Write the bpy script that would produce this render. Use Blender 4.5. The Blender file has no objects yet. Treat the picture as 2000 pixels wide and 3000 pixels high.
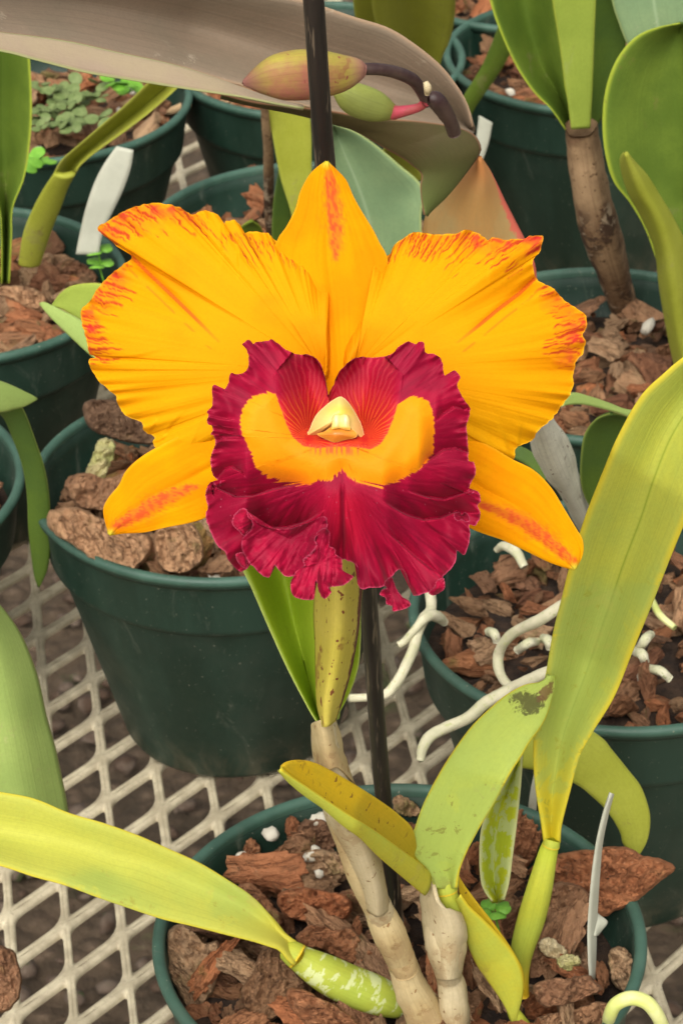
import bpy, bmesh, math, random
import numpy as np
from mathutils import Vector, Matrix, noise as mn
random.seed(7); RS = np.random.RandomState(5)
C = bpy.context.scene.collection
sc = bpy.context.scene
# ------------------------------------------------------------------ camera, sky, sun, exposure
FP = 8360.0                                   # focal length in photo pixels (photo is 2000 x 3000)
PITCH = math.radians(31.81); ROLL = math.radians(-0.96); CAMZ = 0.7326
_c, _s = math.cos(PITCH), math.sin(PITCH)
FW = np.array([0, _c, -_s]); UP0 = np.array([0, _s, _c]); RT0 = np.array([1.0, 0, 0])
RT = math.cos(ROLL)*RT0 + math.sin(ROLL)*UP0
UP = -math.sin(ROLL)*RT0 + math.cos(ROLL)*UP0
CAM = np.array([0, 0, CAMZ])
cam = bpy.data.cameras.new("camera"); co = bpy.data.objects.new("camera", cam); C.objects.link(co)
m = Matrix.Identity(4)
for i in range(3):
    m[i][0] = RT[i]; m[i][1] = UP[i]; m[i][2] = -FW[i]; m[i][3] = CAM[i]
co.matrix_world = m
cam.sensor_fit = 'VERTICAL'; cam.sensor_height = 24.0; cam.lens = FP/3000*24
cam.clip_start = 0.02; cam.clip_end = 60
cam.dof.use_dof = True; cam.dof.focus_distance = 0.75; cam.dof.aperture_fstop = 46
sc.camera = co
w = bpy.data.worlds.new("World"); sc.world = w; w.use_nodes = True
wt = w.node_tree; wt.nodes.clear()
SUN_EL, SUN_AZ = math.radians(50), math.radians(195)      # soft light from above, behind and left of the camera
sky = wt.nodes.new('ShaderNodeTexSky'); sky.sky_type = 'NISHITA'; sky.sun_disc = False
sky.sun_elevation = SUN_EL; sky.sun_rotation = SUN_AZ; sky.air_density = 1.0; sky.dust_density = 6.0; sky.ozone_density = 0.6
hs = wt.nodes.new('ShaderNodeHueSaturation'); hs.inputs['Saturation'].default_value = 0.08
bg = wt.nodes.new('ShaderNodeBackground'); bg.inputs['Strength'].default_value = 0.15
wo = wt.nodes.new('ShaderNodeOutputWorld')
wt.links.new(sky.outputs[0], hs.inputs['Color']); wt.links.new(hs.outputs[0], bg.inputs[0]); wt.links.new(bg.outputs[0], wo.inputs[0])
sun = bpy.data.lights.new("sun", 'SUN'); sun.energy = 2.0; sun.angle = math.radians(70); sun.color = (1.0, 0.93, 0.80)
so = bpy.data.objects.new("sun", sun); C.objects.link(so)
sd = Vector((math.sin(SUN_AZ)*math.cos(SUN_EL), math.cos(SUN_AZ)*math.cos(SUN_EL), math.sin(SUN_EL)))
so.rotation_euler = sd.to_track_quat('Z', 'Y').to_euler(); so.location = sd*3
sc.view_settings.view_transform = 'Standard'; sc.view_settings.look = 'None'
sc.view_settings.exposure = 0.25; sc.view_settings.gamma = 1.0

# ------------------------------------------------------------------ helpers
def ray(px, py):
    px = np.asarray(px, float); py = np.asarray(py, float)
    return FW + ((px-1000)/FP)[..., None]*RT - ((py-1500)/FP)[..., None]*UP
def P(px, py, d):
    return CAM + np.asarray(d, float)[..., None]*ray(px, py)
def onz(px, py, z):
    r = ray(px, py); d = (z-CAMZ)/r[2]; return CAM + d*r
def dz(px, py, z): return (z-CAMZ)/ray(px, py)[2]
def dY(px, py, Y): return Y/ray(px, py)[1]

def vnoise(x, y, seed=0):
    x = np.asarray(x, float); y = np.asarray(y, float)
    xi = np.floor(x).astype(np.int64); yi = np.floor(y).astype(np.int64); xf = x-xi; yf = y-yi
    xf = xf*xf*(3-2*xf); yf = yf*yf*(3-2*yf)
    def h(a, b):
        n = (a*374761393 + b*668265263 + seed*974634777) & 0xffffffff
        n = ((n ^ (n >> 13))*1274126177) & 0xffffffff
        return ((n ^ (n >> 16)) & 0xffff)/65535.0
    return (h(xi, yi)*(1-xf)+h(xi+1, yi)*xf)*(1-yf) + (h(xi, yi+1)*(1-xf)+h(xi+1, yi+1)*xf)*yf
def fbm(x, y, o=4, seed=0):
    r = 0; a = .5; t = 0
    for k in range(o):
        r = r + a*vnoise(x*2**k, y*2**k, seed+k*17); t += a; a *= .5
    return r/t
def sstep(a, b, x):
    t = np.clip((x-a)/(b-a), 0, 1); return t*t*(3-2*t)

def spline(pts, n, closed=False, smooth=True):
    """resample a polyline (rows of any dimension) to n points, evenly by length"""
    p = np.array(pts, float)
    if closed: p = np.vstack([p, p[:1]])
    if smooth and len(p) > 2:
        if closed: q = np.vstack([p[-2], p, p[1]])
        else: q = np.vstack([2*p[0]-p[1], p, 2*p[-1]-p[-2]])
        out = []; K = 12
        for i in range(1, len(q)-2):
            a, b, c, d = q[i-1], q[i], q[i+1], q[i+2]
            for k in range(K):
                t = k/K
                out.append(.5*((2*b)+(-a+c)*t+(2*a-5*b+4*c-d)*t*t+(-a+3*b-3*c+d)*t**3))
        out.append(q[-2]); p = np.array(out)
    L = np.concatenate([[0], np.cumsum(np.hypot(*(np.diff(p[:, :2], axis=0).T)))])
    t = np.linspace(0, L[-1], n+1)[:-1] if closed else np.linspace(0, L[-1], n)
    return np.stack([np.interp(t, L, p[:, k]) for k in range(p.shape[1])], 1)

def link(name, me, mat, parent=None, loc=None):
    o = bpy.data.objects.new(name, me); C.objects.link(o)
    if mat is not None and not me.materials: me.materials.append(mat)
    if parent is not None: o.parent = parent
    if loc is not None: o.location = loc
    return o
def wloc(o):
    l = Vector((0, 0, 0))
    while o is not None: l += o.location; o = o.parent
    return l
def mkmesh(name, V, faces, uv=None, col=None, smooth=True):
    me = bpy.data.meshes.new(name)
    V = np.asarray(V, float); Fa = np.asarray(faces)
    if Fa.ndim == 2:
        n, k = Fa.shape
        me.vertices.add(len(V)); me.vertices.foreach_set('co', V.ravel())
        me.loops.add(n*k); me.loops.foreach_set('vertex_index', Fa.ravel().astype(np.int32))
        me.polygons.add(n); me.polygons.foreach_set('loop_start', np.arange(0, n*k, k, dtype=np.int32))
        me.update(calc_edges=True)
    else:
        me.from_pydata(V.tolist(), [], [list(map(int, f)) for f in faces])
    li = np.zeros(len(me.loops), dtype=np.int32); me.loops.foreach_get('vertex_index', li)
    if uv is not None:
        l = me.uv_layers.new(name='UVMap'); l.data.foreach_set('uv', np.asarray(uv, float)[li].ravel())
    if col is not None:
        a = me.color_attributes.new('pig', 'FLOAT_COLOR', 'POINT')
        c = np.ones((len(V), 4)); c[:, :3] = col; a.data.foreach_set('color', c.ravel())
    if smooth: me.polygons.foreach_set('use_smooth', np.ones(len(me.polygons), bool))
    me.validate(); me.update()
    return me
def gridfaces(n, k, base=0, flip=False, wrap=False):
    i = np.arange(n-1)[:, None]; kk = k if wrap else k-1; j = np.arange(kk)[None, :]
    a = i*k+j; b = i*k+(j+1) % k; c = (i+1)*k+(j+1) % k; d = (i+1)*k+j
    f = np.stack([a, b, c, d], -1).reshape(-1, 4)+base
    return f[:, ::-1] if flip else f
def normals(G):
    du = np.gradient(G, axis=0); dv = np.gradient(G, axis=1)
    n = np.cross(du, dv); l = np.linalg.norm(n, axis=-1, keepdims=True); return n/np.maximum(l, 1e-12)
def shell(name, G, th, uv, col=None, wrap=False):
    """two-sided sheet of thickness th from a grid of world points (n,k,3)"""
    n, k, _ = G.shape; N = normals(G)
    tocam = CAM - G.reshape(-1, 3).mean(0)
    if (N.reshape(-1, 3).mean(0) @ tocam) < 0: N = -N
    u = np.linspace(0, 1, k); prof = np.sqrt(np.clip(1-(2*np.abs(u-.5))**6, .02, 1))[None, :, None]
    if wrap: prof = np.ones((1, k, 1))
    th = np.asarray(th)
    A = G+N*th*.5*prof; B = G-N*th*.5*prof
    V = np.vstack([A.reshape(-1, 3), B.reshape(-1, 3)])
    nb = n*k
    f = [gridfaces(n, k, 0), gridfaces(n, k, nb, True)]
    if not wrap:
        for col_i in (0, k-1):
            i = np.arange(n-1); a = i*k+col_i; b = (i+1)*k+col_i
            q = np.stack([a, b, b+nb, a+nb], -1); f.append(q if col_i == 0 else q[:, ::-1])
    for row in (0, n-1):
        j = np.arange(k-1); a = row*k+j; b = row*k+j+1
        q = np.stack([a, b, b+nb, a+nb], -1); f.append(q[:, ::-1] if row == 0 else q)
    UV = np.vstack([uv.reshape(-1, 2)]*2)
    CC = None if col is None else np.vstack([col.reshape(-1, 3)]*2)
    return V, np.vstack(f), UV, CC

def thing(name, label, cat, loc=(0, 0, 0), group=None):
    o = bpy.data.objects.new(name, None); C.objects.link(o); o.location = loc; o.empty_display_size = .02
    o['label'] = label; o['category'] = cat
    if group: o['group'] = group
    return o
def tag(o, label, cat, group=None):
    o['label'] = label; o['category'] = cat
    if group: o['group'] = group
    return o
def place(name, V, F, uv, col, mat, parent):
    off = np.array(wloc(parent)) if parent is not None else 0
    if parent is None:
        ctr = V.mean(0); me = mkmesh(name, V-ctr, F, uv, col); return link(name, me, mat, None, ctr)
    ctr = V.mean(0)
    me = mkmesh(name, V-ctr, F, uv, col)
    return link(name, me, mat, parent, Vector(ctr-off))

def leaf(parent, name, mat, rails, dep, N=56, M=16, th=.0016, cup=0.0, keel=0.0, wave=0.0, linear=False, label=None, bow=0.0):
    """rails: 2+ lists of photo points from base to tip; dep: (base depth, tip depth) or one such pair per rail"""
    if not isinstance(dep[0], (tuple, list)): dep = [dep]*len(rails)
    G = []
    for r, dd in zip(rails, dep):
        s = spline(r, N); t = np.linspace(0, 1, N)
        d = np.interp(t, np.linspace(0, 1, len(dd)), dd) - bow*np.sin(np.pi*t)
        G.append(P(s[:, 0], s[:, 1], d))
    G = np.array(G); K = len(G)
    u = np.linspace(0, 1, M+1)
    if K == 2 or linear:
        X = np.array([[np.interp(u, np.linspace(0, 1, K), G[:, i, c]) for c in range(3)] for i in range(N)]).transpose(0, 2, 1)
    else:
        X = np.zeros((N, M+1, 3))
        for i in range(N):
            q = np.vstack([2*G[0, i]-G[1, i], G[:, i], 2*G[-1, i]-G[-2, i]])
            for jj, uu in enumerate(u):
                t = uu*(K-1); k = min(int(t), K-2); t -= k; a, b, c, d = q[k], q[k+1], q[k+2], q[k+3]
                X[i, jj] = .5*((2*b)+(-a+c)*t+(2*a-5*b+4*c-d)*t*t+(-a+3*b-3*c+d)*t**3)
    wd = np.linalg.norm(X[:, -1]-X[:, 0], axis=1)[:, None, None]
    NN = normals(X); 
    if (NN.reshape(-1, 3).mean(0) @ (CAM-X.reshape(-1, 3).mean(0))) < 0: NN = -NN
    uu = u[None, :, None]
    X = X - NN*wd*cup*np.sin(np.pi*uu) - NN*wd*keel*(1-np.abs(2*uu-1))
    if wave:
        vv = np.linspace(0, 1, N)[:, None, None]
        X = X + NN*wd*wave*(np.sin(vv*17+uu*3)+.6*np.sin(vv*31+2))*np.abs(2*uu-1)
    vv, uu2 = np.meshgrid(np.linspace(0, 1, N), u, indexing='ij')
    V, F, UV, _ = shell(name, X, th, np.stack([uu2, vv], -1))
    o = place(name, V, F, UV, None, mat, parent)
    if label: o['label'] = label
    return o

def tube(parent, name, mat, pts, seg=20, N=60, rough=0.0, flat=1.0, ribs=0, seed=0, cap=True, label=None, wpts=None, ribamp=.05):
    """pts: (px, py, depth, radius px)"""
    if wpts is None:
        s = spline(pts, N); c = P(s[:, 0], s[:, 1], s[:, 2]); r = np.abs(s[:, 3])*s[:, 2]/FP
    else:
        p = np.array(wpts, float); L = np.concatenate([[0], np.cumsum(np.linalg.norm(np.diff(p[:, :3], axis=0), axis=1))])
        t = np.linspace(0, L[-1], N); s = np.stack([np.interp(t, L, p[:, k]) for k in range(4)], 1); c = s[:, :3]; r = s[:, 3]
    T = np.gradient(c, axis=0); T /= np.linalg.norm(T, axis=1, keepdims=True)
    V = np.zeros((N, seg, 3)); a = np.linspace(0, 2*np.pi, seg, endpoint=False)
    for i in range(N):
        e = np.cross(T[i], FW); e /= np.linalg.norm(e); g = np.cross(T[i], e)
        rr = r[i]*np.ones(seg)
        if ribs: rr = rr*(1+ribamp*np.cos(a*ribs))
        if rough: rr = rr*(1+rough*(fbm(np.cos(a)*2+5+seed, np.sin(a)*2+i*.25, 3, seed)-.5)*2)
        V[i] = c[i]+(np.cos(a)*rr)[:, None]*e+(np.sin(a)*rr*flat)[:, None]*g
    W = V.reshape(-1, 3); F = [gridfaces(N, seg, wrap=True)]
    uv = np.stack(np.meshgrid(np.arange(seg)/seg, np.linspace(0, 1, N)), -1).reshape(-1, 2)
    n = len(W); W = np.vstack([W, c[0]-T[0]*r[0]*.35, c[-1]+T[-1]*r[-1]*.5]); uv = np.vstack([uv, [[.5, 0], [.5, 1]]])
    j = np.arange(seg); F.append(np.stack([j, (j+1) % seg, n+0*j, n+0*j], -1)); b = (N-1)*seg
    F.append(np.stack([b+(j+1) % seg, b+j, n+1+0*j, n+1+0*j], -1))
    F = np.vstack(F); faces = [f[:3] if f[2] == f[3] else f for f in F.tolist()]
    o = place(name, W, np.array(faces, dtype=object), uv, None, mat, parent)
    if label: o['label'] = label
    return o

# ------------------------------------------------------------------ materials
def nt(name):
    m = bpy.data.materials.new(name); m.use_nodes = True; t = m.node_tree; t.nodes.clear()
    o = t.nodes.new('ShaderNodeOutputMaterial'); return m, t, o
def nd(t, typ, ins=None, **kw):
    n = t.nodes.new(typ)
    for k, v in kw.items(): setattr(n, k, v)
    if ins:
        for k, v in ins.items():
            if isinstance(v, bpy.types.NodeSocket): t.links.new(v, n.inputs[k])
            else: n.inputs[k].default_value = v
    return n
def rgb(c): return (c[0], c[1], c[2], 1)
def mix(t, f, a, b, mode='MIX'):
    n = t.nodes.new('ShaderNodeMix'); n.data_type = 'RGBA'; n.blend_type = mode
    for sock, v in ((n.inputs[0], f), (n.inputs[6], a), (n.inputs[7], b)):
        if isinstance(v, bpy.types.NodeSocket): t.links.new(v, sock)
        elif isinstance(v, (int, float)): sock.default_value = v
        else: sock.default_value = rgb(v)
    return n.outputs[2]
def ramp(t, x, a, b, lo=0., hi=1.):
    n = nd(t, 'ShaderNodeMapRange', {0: x, 1: a, 2: b, 3: lo, 4: hi}, interpolation_type='SMOOTHSTEP'); return n.outputs[0]
def mth(t, op, a, b=0., c=None):
    n = t.nodes.new('ShaderNodeMath'); n.operation = op
    for i, v in enumerate((a, b) if c is None else (a, b, c)):
        if isinstance(v, bpy.types.NodeSocket): t.links.new(v, n.inputs[i])
        else: n.inputs[i].default_value = v
    return n.outputs[0]
def noise(t, vec, scale, detail=4, rough=.55, dist=0.):
    return nd(t, 'ShaderNodeTexNoise', {'Vector': vec, 'Scale': scale, 'Detail': detail, 'Roughness': rough, 'Distortion': dist}).outputs[0]
def scaled(t, vec, s):
    return nd(t, 'ShaderNodeMapping', {'Vector': vec, 'Scale': s}).outputs[0]
def finish(t, o, col, rough=.5, bump=None, bstr=.2, bdist=.001, trans=0., tcol=None, spec=.4, sheen=0., sheentint=None):
    p = nd(t, 'ShaderNodeBsdfPrincipled'); p.inputs['Specular IOR Level'].default_value = spec
    for s, v in (('Base Color', col), ('Roughness', rough)):
        if isinstance(v, bpy.types.NodeSocket): t.links.new(v, p.inputs[s])
        else: p.inputs[s].default_value = rgb(v) if s == 'Base Color' else v
    if sheen:
        p.inputs['Sheen Weight'].default_value = sheen; p.inputs['Sheen Roughness'].default_value = .4
        if sheentint: p.inputs['Sheen Tint'].default_value = rgb(sheentint)
    b = None
    if bump is not None:
        b = nd(t, 'ShaderNodeBump', {'Height': bump, 'Strength': bstr, 'Distance': bdist}); t.links.new(b.outputs[0], p.inputs['Normal'])
    out = p.outputs[0]
    if trans:
        tr = nd(t, 'ShaderNodeBsdfTranslucent')
        src = tcol if tcol is not None else col
        if isinstance(src, bpy.types.NodeSocket): t.links.new(src, tr.inputs[0])
        else: tr.inputs[0].default_value = rgb(src)
        ms = nd(t, 'ShaderNodeMixShader', {0: trans}); t.links.new(out, ms.inputs[1]); t.links.new(tr.outputs[0], ms.inputs[2]); out = ms.outputs[0]
    t.links.new(out, o.inputs[0])

def leaf_mat(name, c1, c2, edge=None, rib=None, ribpos=.5, base=None, tip=None, spots=0., spotc=(.12, .05, .02), rough=.52, trans=.18, patch=None, ew=.07, mott=1.0, ribw=.03, pscale=18, pth=.52, margin=None):
    m, t, o = nt(name)
    uv = nd(t, 'ShaderNodeTexCoord').outputs['UV']; ob = nd(t, 'ShaderNodeTexCoord').outputs['Object']
    sx = nd(t, 'ShaderNodeSeparateXYZ', {0: uv}); u, v = sx.outputs[0], sx.outputs[1]
    n1 = noise(t, ob, 38, 5, .6); c = mix(t, ramp(t, n1, .36, .66), c1, c2)
    fine = noise(t, ob, 900, 3, .7); c = mix(t, mth(t, 'MULTIPLY', ramp(t, fine, .35, .75), .22*mott), c, tuple(x*.62 for x in c1))
    str_ = noise(t, scaled(t, uv, (46, 1.6, 1)), 1.0, 3, .6); c = mix(t, mth(t, 'MULTIPLY', ramp(t, str_, .42, .7), .28*mott), c, tuple(x*.72 for x in c2))
    med = noise(t, ob, 160, 4, .7); c = mix(t, mth(t, 'MULTIPLY', ramp(t, med, .62, .74), .22*mott), c, (c1[0]*.8, c1[1]*.6, c1[2]*.7))
    if base: c = mix(t, ramp(t, v, .22, .0), c, base)
    if tip: c = mix(t, ramp(t, v, .72, 1.), c, tip)
    if margin:      # stained right margin
        mn_ = mth(t, 'ADD', u, mth(t, 'MULTIPLY', noise(t, ob, 260, 4, .7), .22)); c = mix(t, ramp(t, mn_, .98, 1.03), c, margin)
    if patch:
        pn = noise(t, scaled(t, uv, (2.2, 6, 1)), pscale/10, 5, .62, .3); k = ramp(t, pn, pth, pth+.02); c = mix(t, k, c, patch)
    if rib:
        d = mth(t, 'ABSOLUTE', mth(t, 'SUBTRACT', u, ribpos)); c = mix(t, mth(t, 'MULTIPLY', ramp(t, d, ribw, .0), .65), c, rib)
    if edge:
        d = mth(t, 'ABSOLUTE', mth(t, 'SUBTRACT', u, .5)); c = mix(t, ramp(t, d, .5-ew, .5), c, edge)
    if spots:
        s1 = noise(t, ob, 420, 2, .5); c = mix(t, ramp(t, s1, .70-.07*spots, .73-.07*spots), c, spotc)
        s2 = noise(t, ob, 120, 3, .6); c = mix(t, mth(t, 'MULTIPLY', ramp(t, s2, .66-.06*spots, .72-.06*spots), .5), c, spotc)
    h = mth(t, 'ADD', mth(t, 'MULTIPLY', str_, 1.0), mth(t, 'MULTIPLY', fine, .35))
    ro = ramp(t, n1, .3, .7, rough-.06, rough+.12)
    finish(t, o, c, ro, h, .3, .0006, trans, c, .22)
    return m
def stain(mat, col, uv_c, uv_r, f=.85):
    t = mat.node_tree; p = [n for n in t.nodes if n.type == 'BSDF_PRINCIPLED'][0]; src = p.inputs['Base Color'].links[0].from_socket
    tc = nd(t, 'ShaderNodeTexCoord'); sx = nd(t, 'ShaderNodeSeparateXYZ', {0: tc.outputs['UV']})
    a = mth(t, 'DIVIDE', mth(t, 'SUBTRACT', sx.outputs[0], uv_c[0]), uv_r[0]); b = mth(t, 'DIVIDE', mth(t, 'SUBTRACT', sx.outputs[1], uv_c[1]), uv_r[1])
    q = mth(t, 'ADD', mth(t, 'MULTIPLY', a, a), mth(t, 'MULTIPLY', b, b)); n1 = noise(t, tc.outputs['Object'], 330, 5, .8, .6)
    k = ramp(t, mth(t, 'ADD', q, mth(t, 'MULTIPLY', mth(t, 'SUBTRACT', n1, .5), 5.)), 1., .55)
    t.links.new(mix(t, mth(t, 'MULTIPLY', k, f), src, col), p.inputs['Base Color'])
def scar(mat, col, scale, th, f):
    t = mat.node_tree; p = [n for n in t.nodes if n.type == 'BSDF_PRINCIPLED'][0]; src = p.inputs['Base Color'].links[0].from_socket
    ob = nd(t, 'ShaderNodeTexCoord').outputs['Object']; n1 = noise(t, ob, scale, 5, .75, .5); gate = noise(t, ob, 24, 2, .5)
    k = mth(t, 'MULTIPLY', mth(t, 'MULTIPLY', ramp(t, n1, th, th+.03), ramp(t, gate, .50, .62)), f)
    t.links.new(mix(t, k, src, col), p.inputs['Base Color'])
def simple_mat(name, c1, c2, scale=80, rough=.6, bstr=.3, trans=0., stretch=(1, 1, 1), c3=None, bdist=.001, spec=.4, detail=5):
    m, t, o = nt(name); ob = nd(t, 'ShaderNodeTexCoord').outputs['Object']; q = scaled(t, ob, stretch)
    n1 = noise(t, q, scale, detail, .6); c = mix(t, ramp(t, n1, .35, .65), c1, c2)
    n2 = noise(t, q, scale*5, 3, .6)
    if c3: c = mix(t, ramp(t, n2, .58, .66), c, c3)
    finish(t, o, c, rough, mth(t, 'ADD', n1, mth(t, 'MULTIPLY', n2, .4)), bstr, bdist, trans, None, spec)
    return m
def pig_mat(name, rough=.5, trans=.2, sheen=0., stint=None, bscale=(260, 3, 1), bstr=.25, spec=.3):
    m, t, o = nt(name)
    a = nd(t, 'ShaderNodeAttribute', attribute_name='pig').outputs['Color']
    tc = nd(t, 'ShaderNodeTexCoord'); ob = tc.outputs['Object']
    f = noise(t, ob, 1600, 3, .7); c = mix(t, mth(t, 'MULTIPLY', ramp(t, f, .4, .8), .16), a, mix(t, 1., a, (.6, .5, .5), 'MULTIPLY'))
    h = noise(t, scaled(t, tc.outputs['UV'], bscale), 1., 3, .6); h = mth(t, 'ADD', h, mth(t, 'MULTIPLY', f, .3))
    finish(t, o, c, rough, h, bstr, .0007, trans, c, spec, sheen, stint)
    return m
# bark: per-piece tone, grain along local x
def bark_mat(name='bark', k=1.):
    m, t, o = nt(name); ob = scaled(t, nd(t, 'ShaderNodeTexCoord').outputs['Object'], (k, k, k)); oi = nd(t, 'ShaderNodeObjectInfo')
    R = oi.outputs['Random']; add = nd(t, 'ShaderNodeVectorMath', {0: ob}, operation='ADD'); cb = nd(t, 'ShaderNodeCombineXYZ', {0: R, 1: R, 2: R}); t.links.new(cb.outputs[0], add.inputs[1])
    q = add.outputs[0]
    if k == 1.:
        vr = nd(t, 'ShaderNodeVectorRotate', {'Vector': q, 'Axis': (.1, -.8, .55), 'Angle': mth(t, 'MULTIPLY', R, 9.)}, rotation_type='AXIS_ANGLE'); q = vr.outputs[0]
    cr = nd(t, 'ShaderNodeValToRGB', {0: R}); e = cr.color_ramp.elements
    cols = [(.00, (.28, .115, .052)), (.15, (.40, .22, .115)), (.30, (.16, .060, .030)), (.45, (.44, .27, .15)), (.60, (.24, .125, .062)), (.78, (.38, .135, .055)), (1., (.17, .095, .055))]
    e[0].position = 0; e[0].color = rgb(cols[0][1]); e[1].position = 1; e[1].color = rgb(cols[-1][1])
    for p, c in cols[1:-1]: el = cr.color_ramp.elements.new(p); el.color = rgb(c)
    g1 = noise(t, scaled(t, q, (90, 420, 420)), 1., 5, .7, .6)
    g2 = noise(t, scaled(t, q, (50, 160, 160)), 1., 4, .6, .4)
    g3 = noise(t, q, 75, 5, .65); g4 = noise(t, q, 900, 3, .6)
    c = mix(t, ramp(t, g2, .36, .64), cr.outputs[0], mix(t, 1., cr.outputs[0], (1.25, 1.32, 1.35), 'MULTIPLY'))
    c = mix(t, mth(t, 'MULTIPLY', ramp(t, g1, .50, .36), .8), c, mix(t, 1., cr.outputs[0], (.30, .26, .24), 'MULTIPLY'))
    c = mix(t, mth(t, 'MULTIPLY', ramp(t, g3, .55, .72), .4), c, (.38, .25, .13))
    c = mix(t, mth(t, 'MULTIPLY', ramp(t, g3, .40, .30), .6), c, (.10, .055, .03))
    al = noise(t, q, 38, 4, .6); c = mix(t, mth(t, 'MULTIPLY', ramp(t, al, .60, .70), .55), c, (.17, .17, .045))
    c = mix(t, mth(t, 'MULTIPLY', ramp(t, g4, .66, .74), .35), c, (.55, .42, .30))
    h = mth(t, 'ADD', mth(t, 'MULTIPLY', g1, 1.), mth(t, 'MULTIPLY', g2, 1.2)); h = mth(t, 'ADD', h, mth(t, 'MULTIPLY', g4, .3))
    finish(t, o, c, .88, h, 1., .003 if k == 1. else .004, 0., None, .2)
    return m
def pot_mat(name='green_plastic', base=(.008, .026, .016)):
    m, t, o = nt(name); ob = nd(t, 'ShaderNodeTexCoord').outputs['Object']
    st = noise(t, scaled(t, ob, (38, 38, 5)), 1., 5, .6); n = noise(t, ob, 260, 4, .7); n3 = noise(t, ob, 22, 4, .6)
    c = mix(t, ramp(t, st, .35, .68), base, tuple(x*1.5+.006 for x in base))
    c = mix(t, mth(t, 'MULTIPLY', ramp(t, n3, .5, .75), .3), c, (.075, .085, .06))
    c = mix(t, mth(t, 'MULTIPLY', ramp(t, n, .64, .72), .35), c, (.12, .13, .10))
    cr_ = noise(t, scaled(t, ob, (60, 60, 25)), 1., 6, .75, 1.); c = mix(t, mth(t, 'MULTIPLY', ramp(t, cr_, .58, .72), .35), c, (.16, .17, .13))
    sz = nd(t, 'ShaderNodeSeparateXYZ', {0: ob}).outputs[2]; c = mix(t, mth(t, 'MULTIPLY', mth(t, 'MULTIPLY', ramp(t, sz, .03, .0), ramp(t, cr_, .4, .6)), .5), c, (.13, .11, .07))
    sp = noise(t, ob, 700, 2, .6); c = mix(t, mth(t, 'MULTIPLY', ramp(t, sp, .70, .74), .6), c, (.30, .29, .22))
    finish(t, o, c, ramp(t, n3, .3, .7, .42, .68), n, .08, .0005, 0., None, .4)
    return m
M_bark = bark_mat(); M_chip = bark_mat('bark_small', .011); M_pot = pot_mat(); M_rim = pot_mat('green_plastic_rim', (.030, .072, .050))  # lighter rim green holds wear and a painted highlight on the rounded edge
M_soil = simple_mat('dark_bark_dust', (.02, .012, .008), (.05, .028, .016), 160, .95, .8, bdist=.003)
M_bench = simple_mat('cream_painted_steel', (.56, .49, .34), (.40, .34, .23), 120, .55, .25, c3=(.40, .34, .24), bdist=.0006)
M_label = simple_mat('white_label_plastic', (.54, .54, .43), (.47, .47, .37), 60, .45, .1, trans=.12)
M_root = simple_mat('pale_root', (.66, .61, .43), (.52, .50, .32), 110, .6, .3, stretch=(1, 1, 1), c3=(.50, .50, .26))
M_rootg = simple_mat('greenish_white_root', (.50, .50, .30), (.62, .58, .42), 140, .7, .5, c3=(.30, .32, .14))
M_greenroot = simple_mat('yellow_green_root', (.55, .60, .16), (.66, .66, .30), 90, .45, .15)
M_stake = simple_mat('black_stained_bamboo', (.008, .007, .006), (.022, .017, .013), 140, .38, .5, stretch=(1, 1, .08), c3=(.10, .075, .05), spec=.5)
M_perlite = simple_mat('perlite', (.78, .73, .60), (.60, .54, .42), 250, .8, .6)
M_clover = simple_mat('clover_green', (.16, .42, .035), (.24, .52, .06), 200, .5, .2, trans=.25)
M_moss = simple_mat('weed_green', (.14, .20, .06), (.22, .28, .10), 150, .6, .3, trans=.2)

# ------------------------------------------------------------------ the ground under the bench
def build_ground():
    m, t, o = nt('brown_gravel_floor'); ob = nd(t, 'ShaderNodeTexCoord').outputs['Object']
    n1 = noise(t, ob, 9, 6, .65); n2 = noise(t, ob, 60, 5, .7)
    v = nd(t, 'ShaderNodeTexVoronoi', {'Vector': ob, 'Scale': 55}); 
    c = mix(t, ramp(t, n1, .35, .65), (.065, .046, .028), (.11, .075, .046)); c = mix(t, ramp(t, n2, .5, .7), c, (.12, .08, .05)); c = mix(t, ramp(t, n1, .60, .75), c, (.085, .10, .035))
    c = mix(t, ramp(t, v.outputs['Distance'], .0, .5), mix(t, .5, c, (.26, .18, .12)), c)
    finish(t, o, c, .95, mth(t, 'SUBTRACT', n2, v.outputs['Distance']), .9, .01)
    n = 90; xs = np.linspace(-4, 4, n); ys = np.linspace(-2, 8, n); X, Y = np.meshgrid(xs, ys, indexing='ij')
    Z = -.62+.03*(fbm(X*3, Y*3, 4, 3)-.5); V = np.stack([X, Y, Z], -1).reshape(-1, 3)
    o = link('ground', mkmesh('ground', V, gridfaces(n, n)), m); o['kind'] = 'structure'
build_ground()
def icosphere(sub):
    bm = bmesh.new(); bmesh.ops.create_icosphere(bm, subdivisions=sub, radius=1); bm.verts.ensure_lookup_table()
    V = np.array([v.co[:] for v in bm.verts]); F = np.array([[v.index for v in f.verts] for f in bm.faces]); bm.free(); return V, F
I2 = icosphere(2); I3 = icosphere(3); I4 = icosphere(4)
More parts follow.
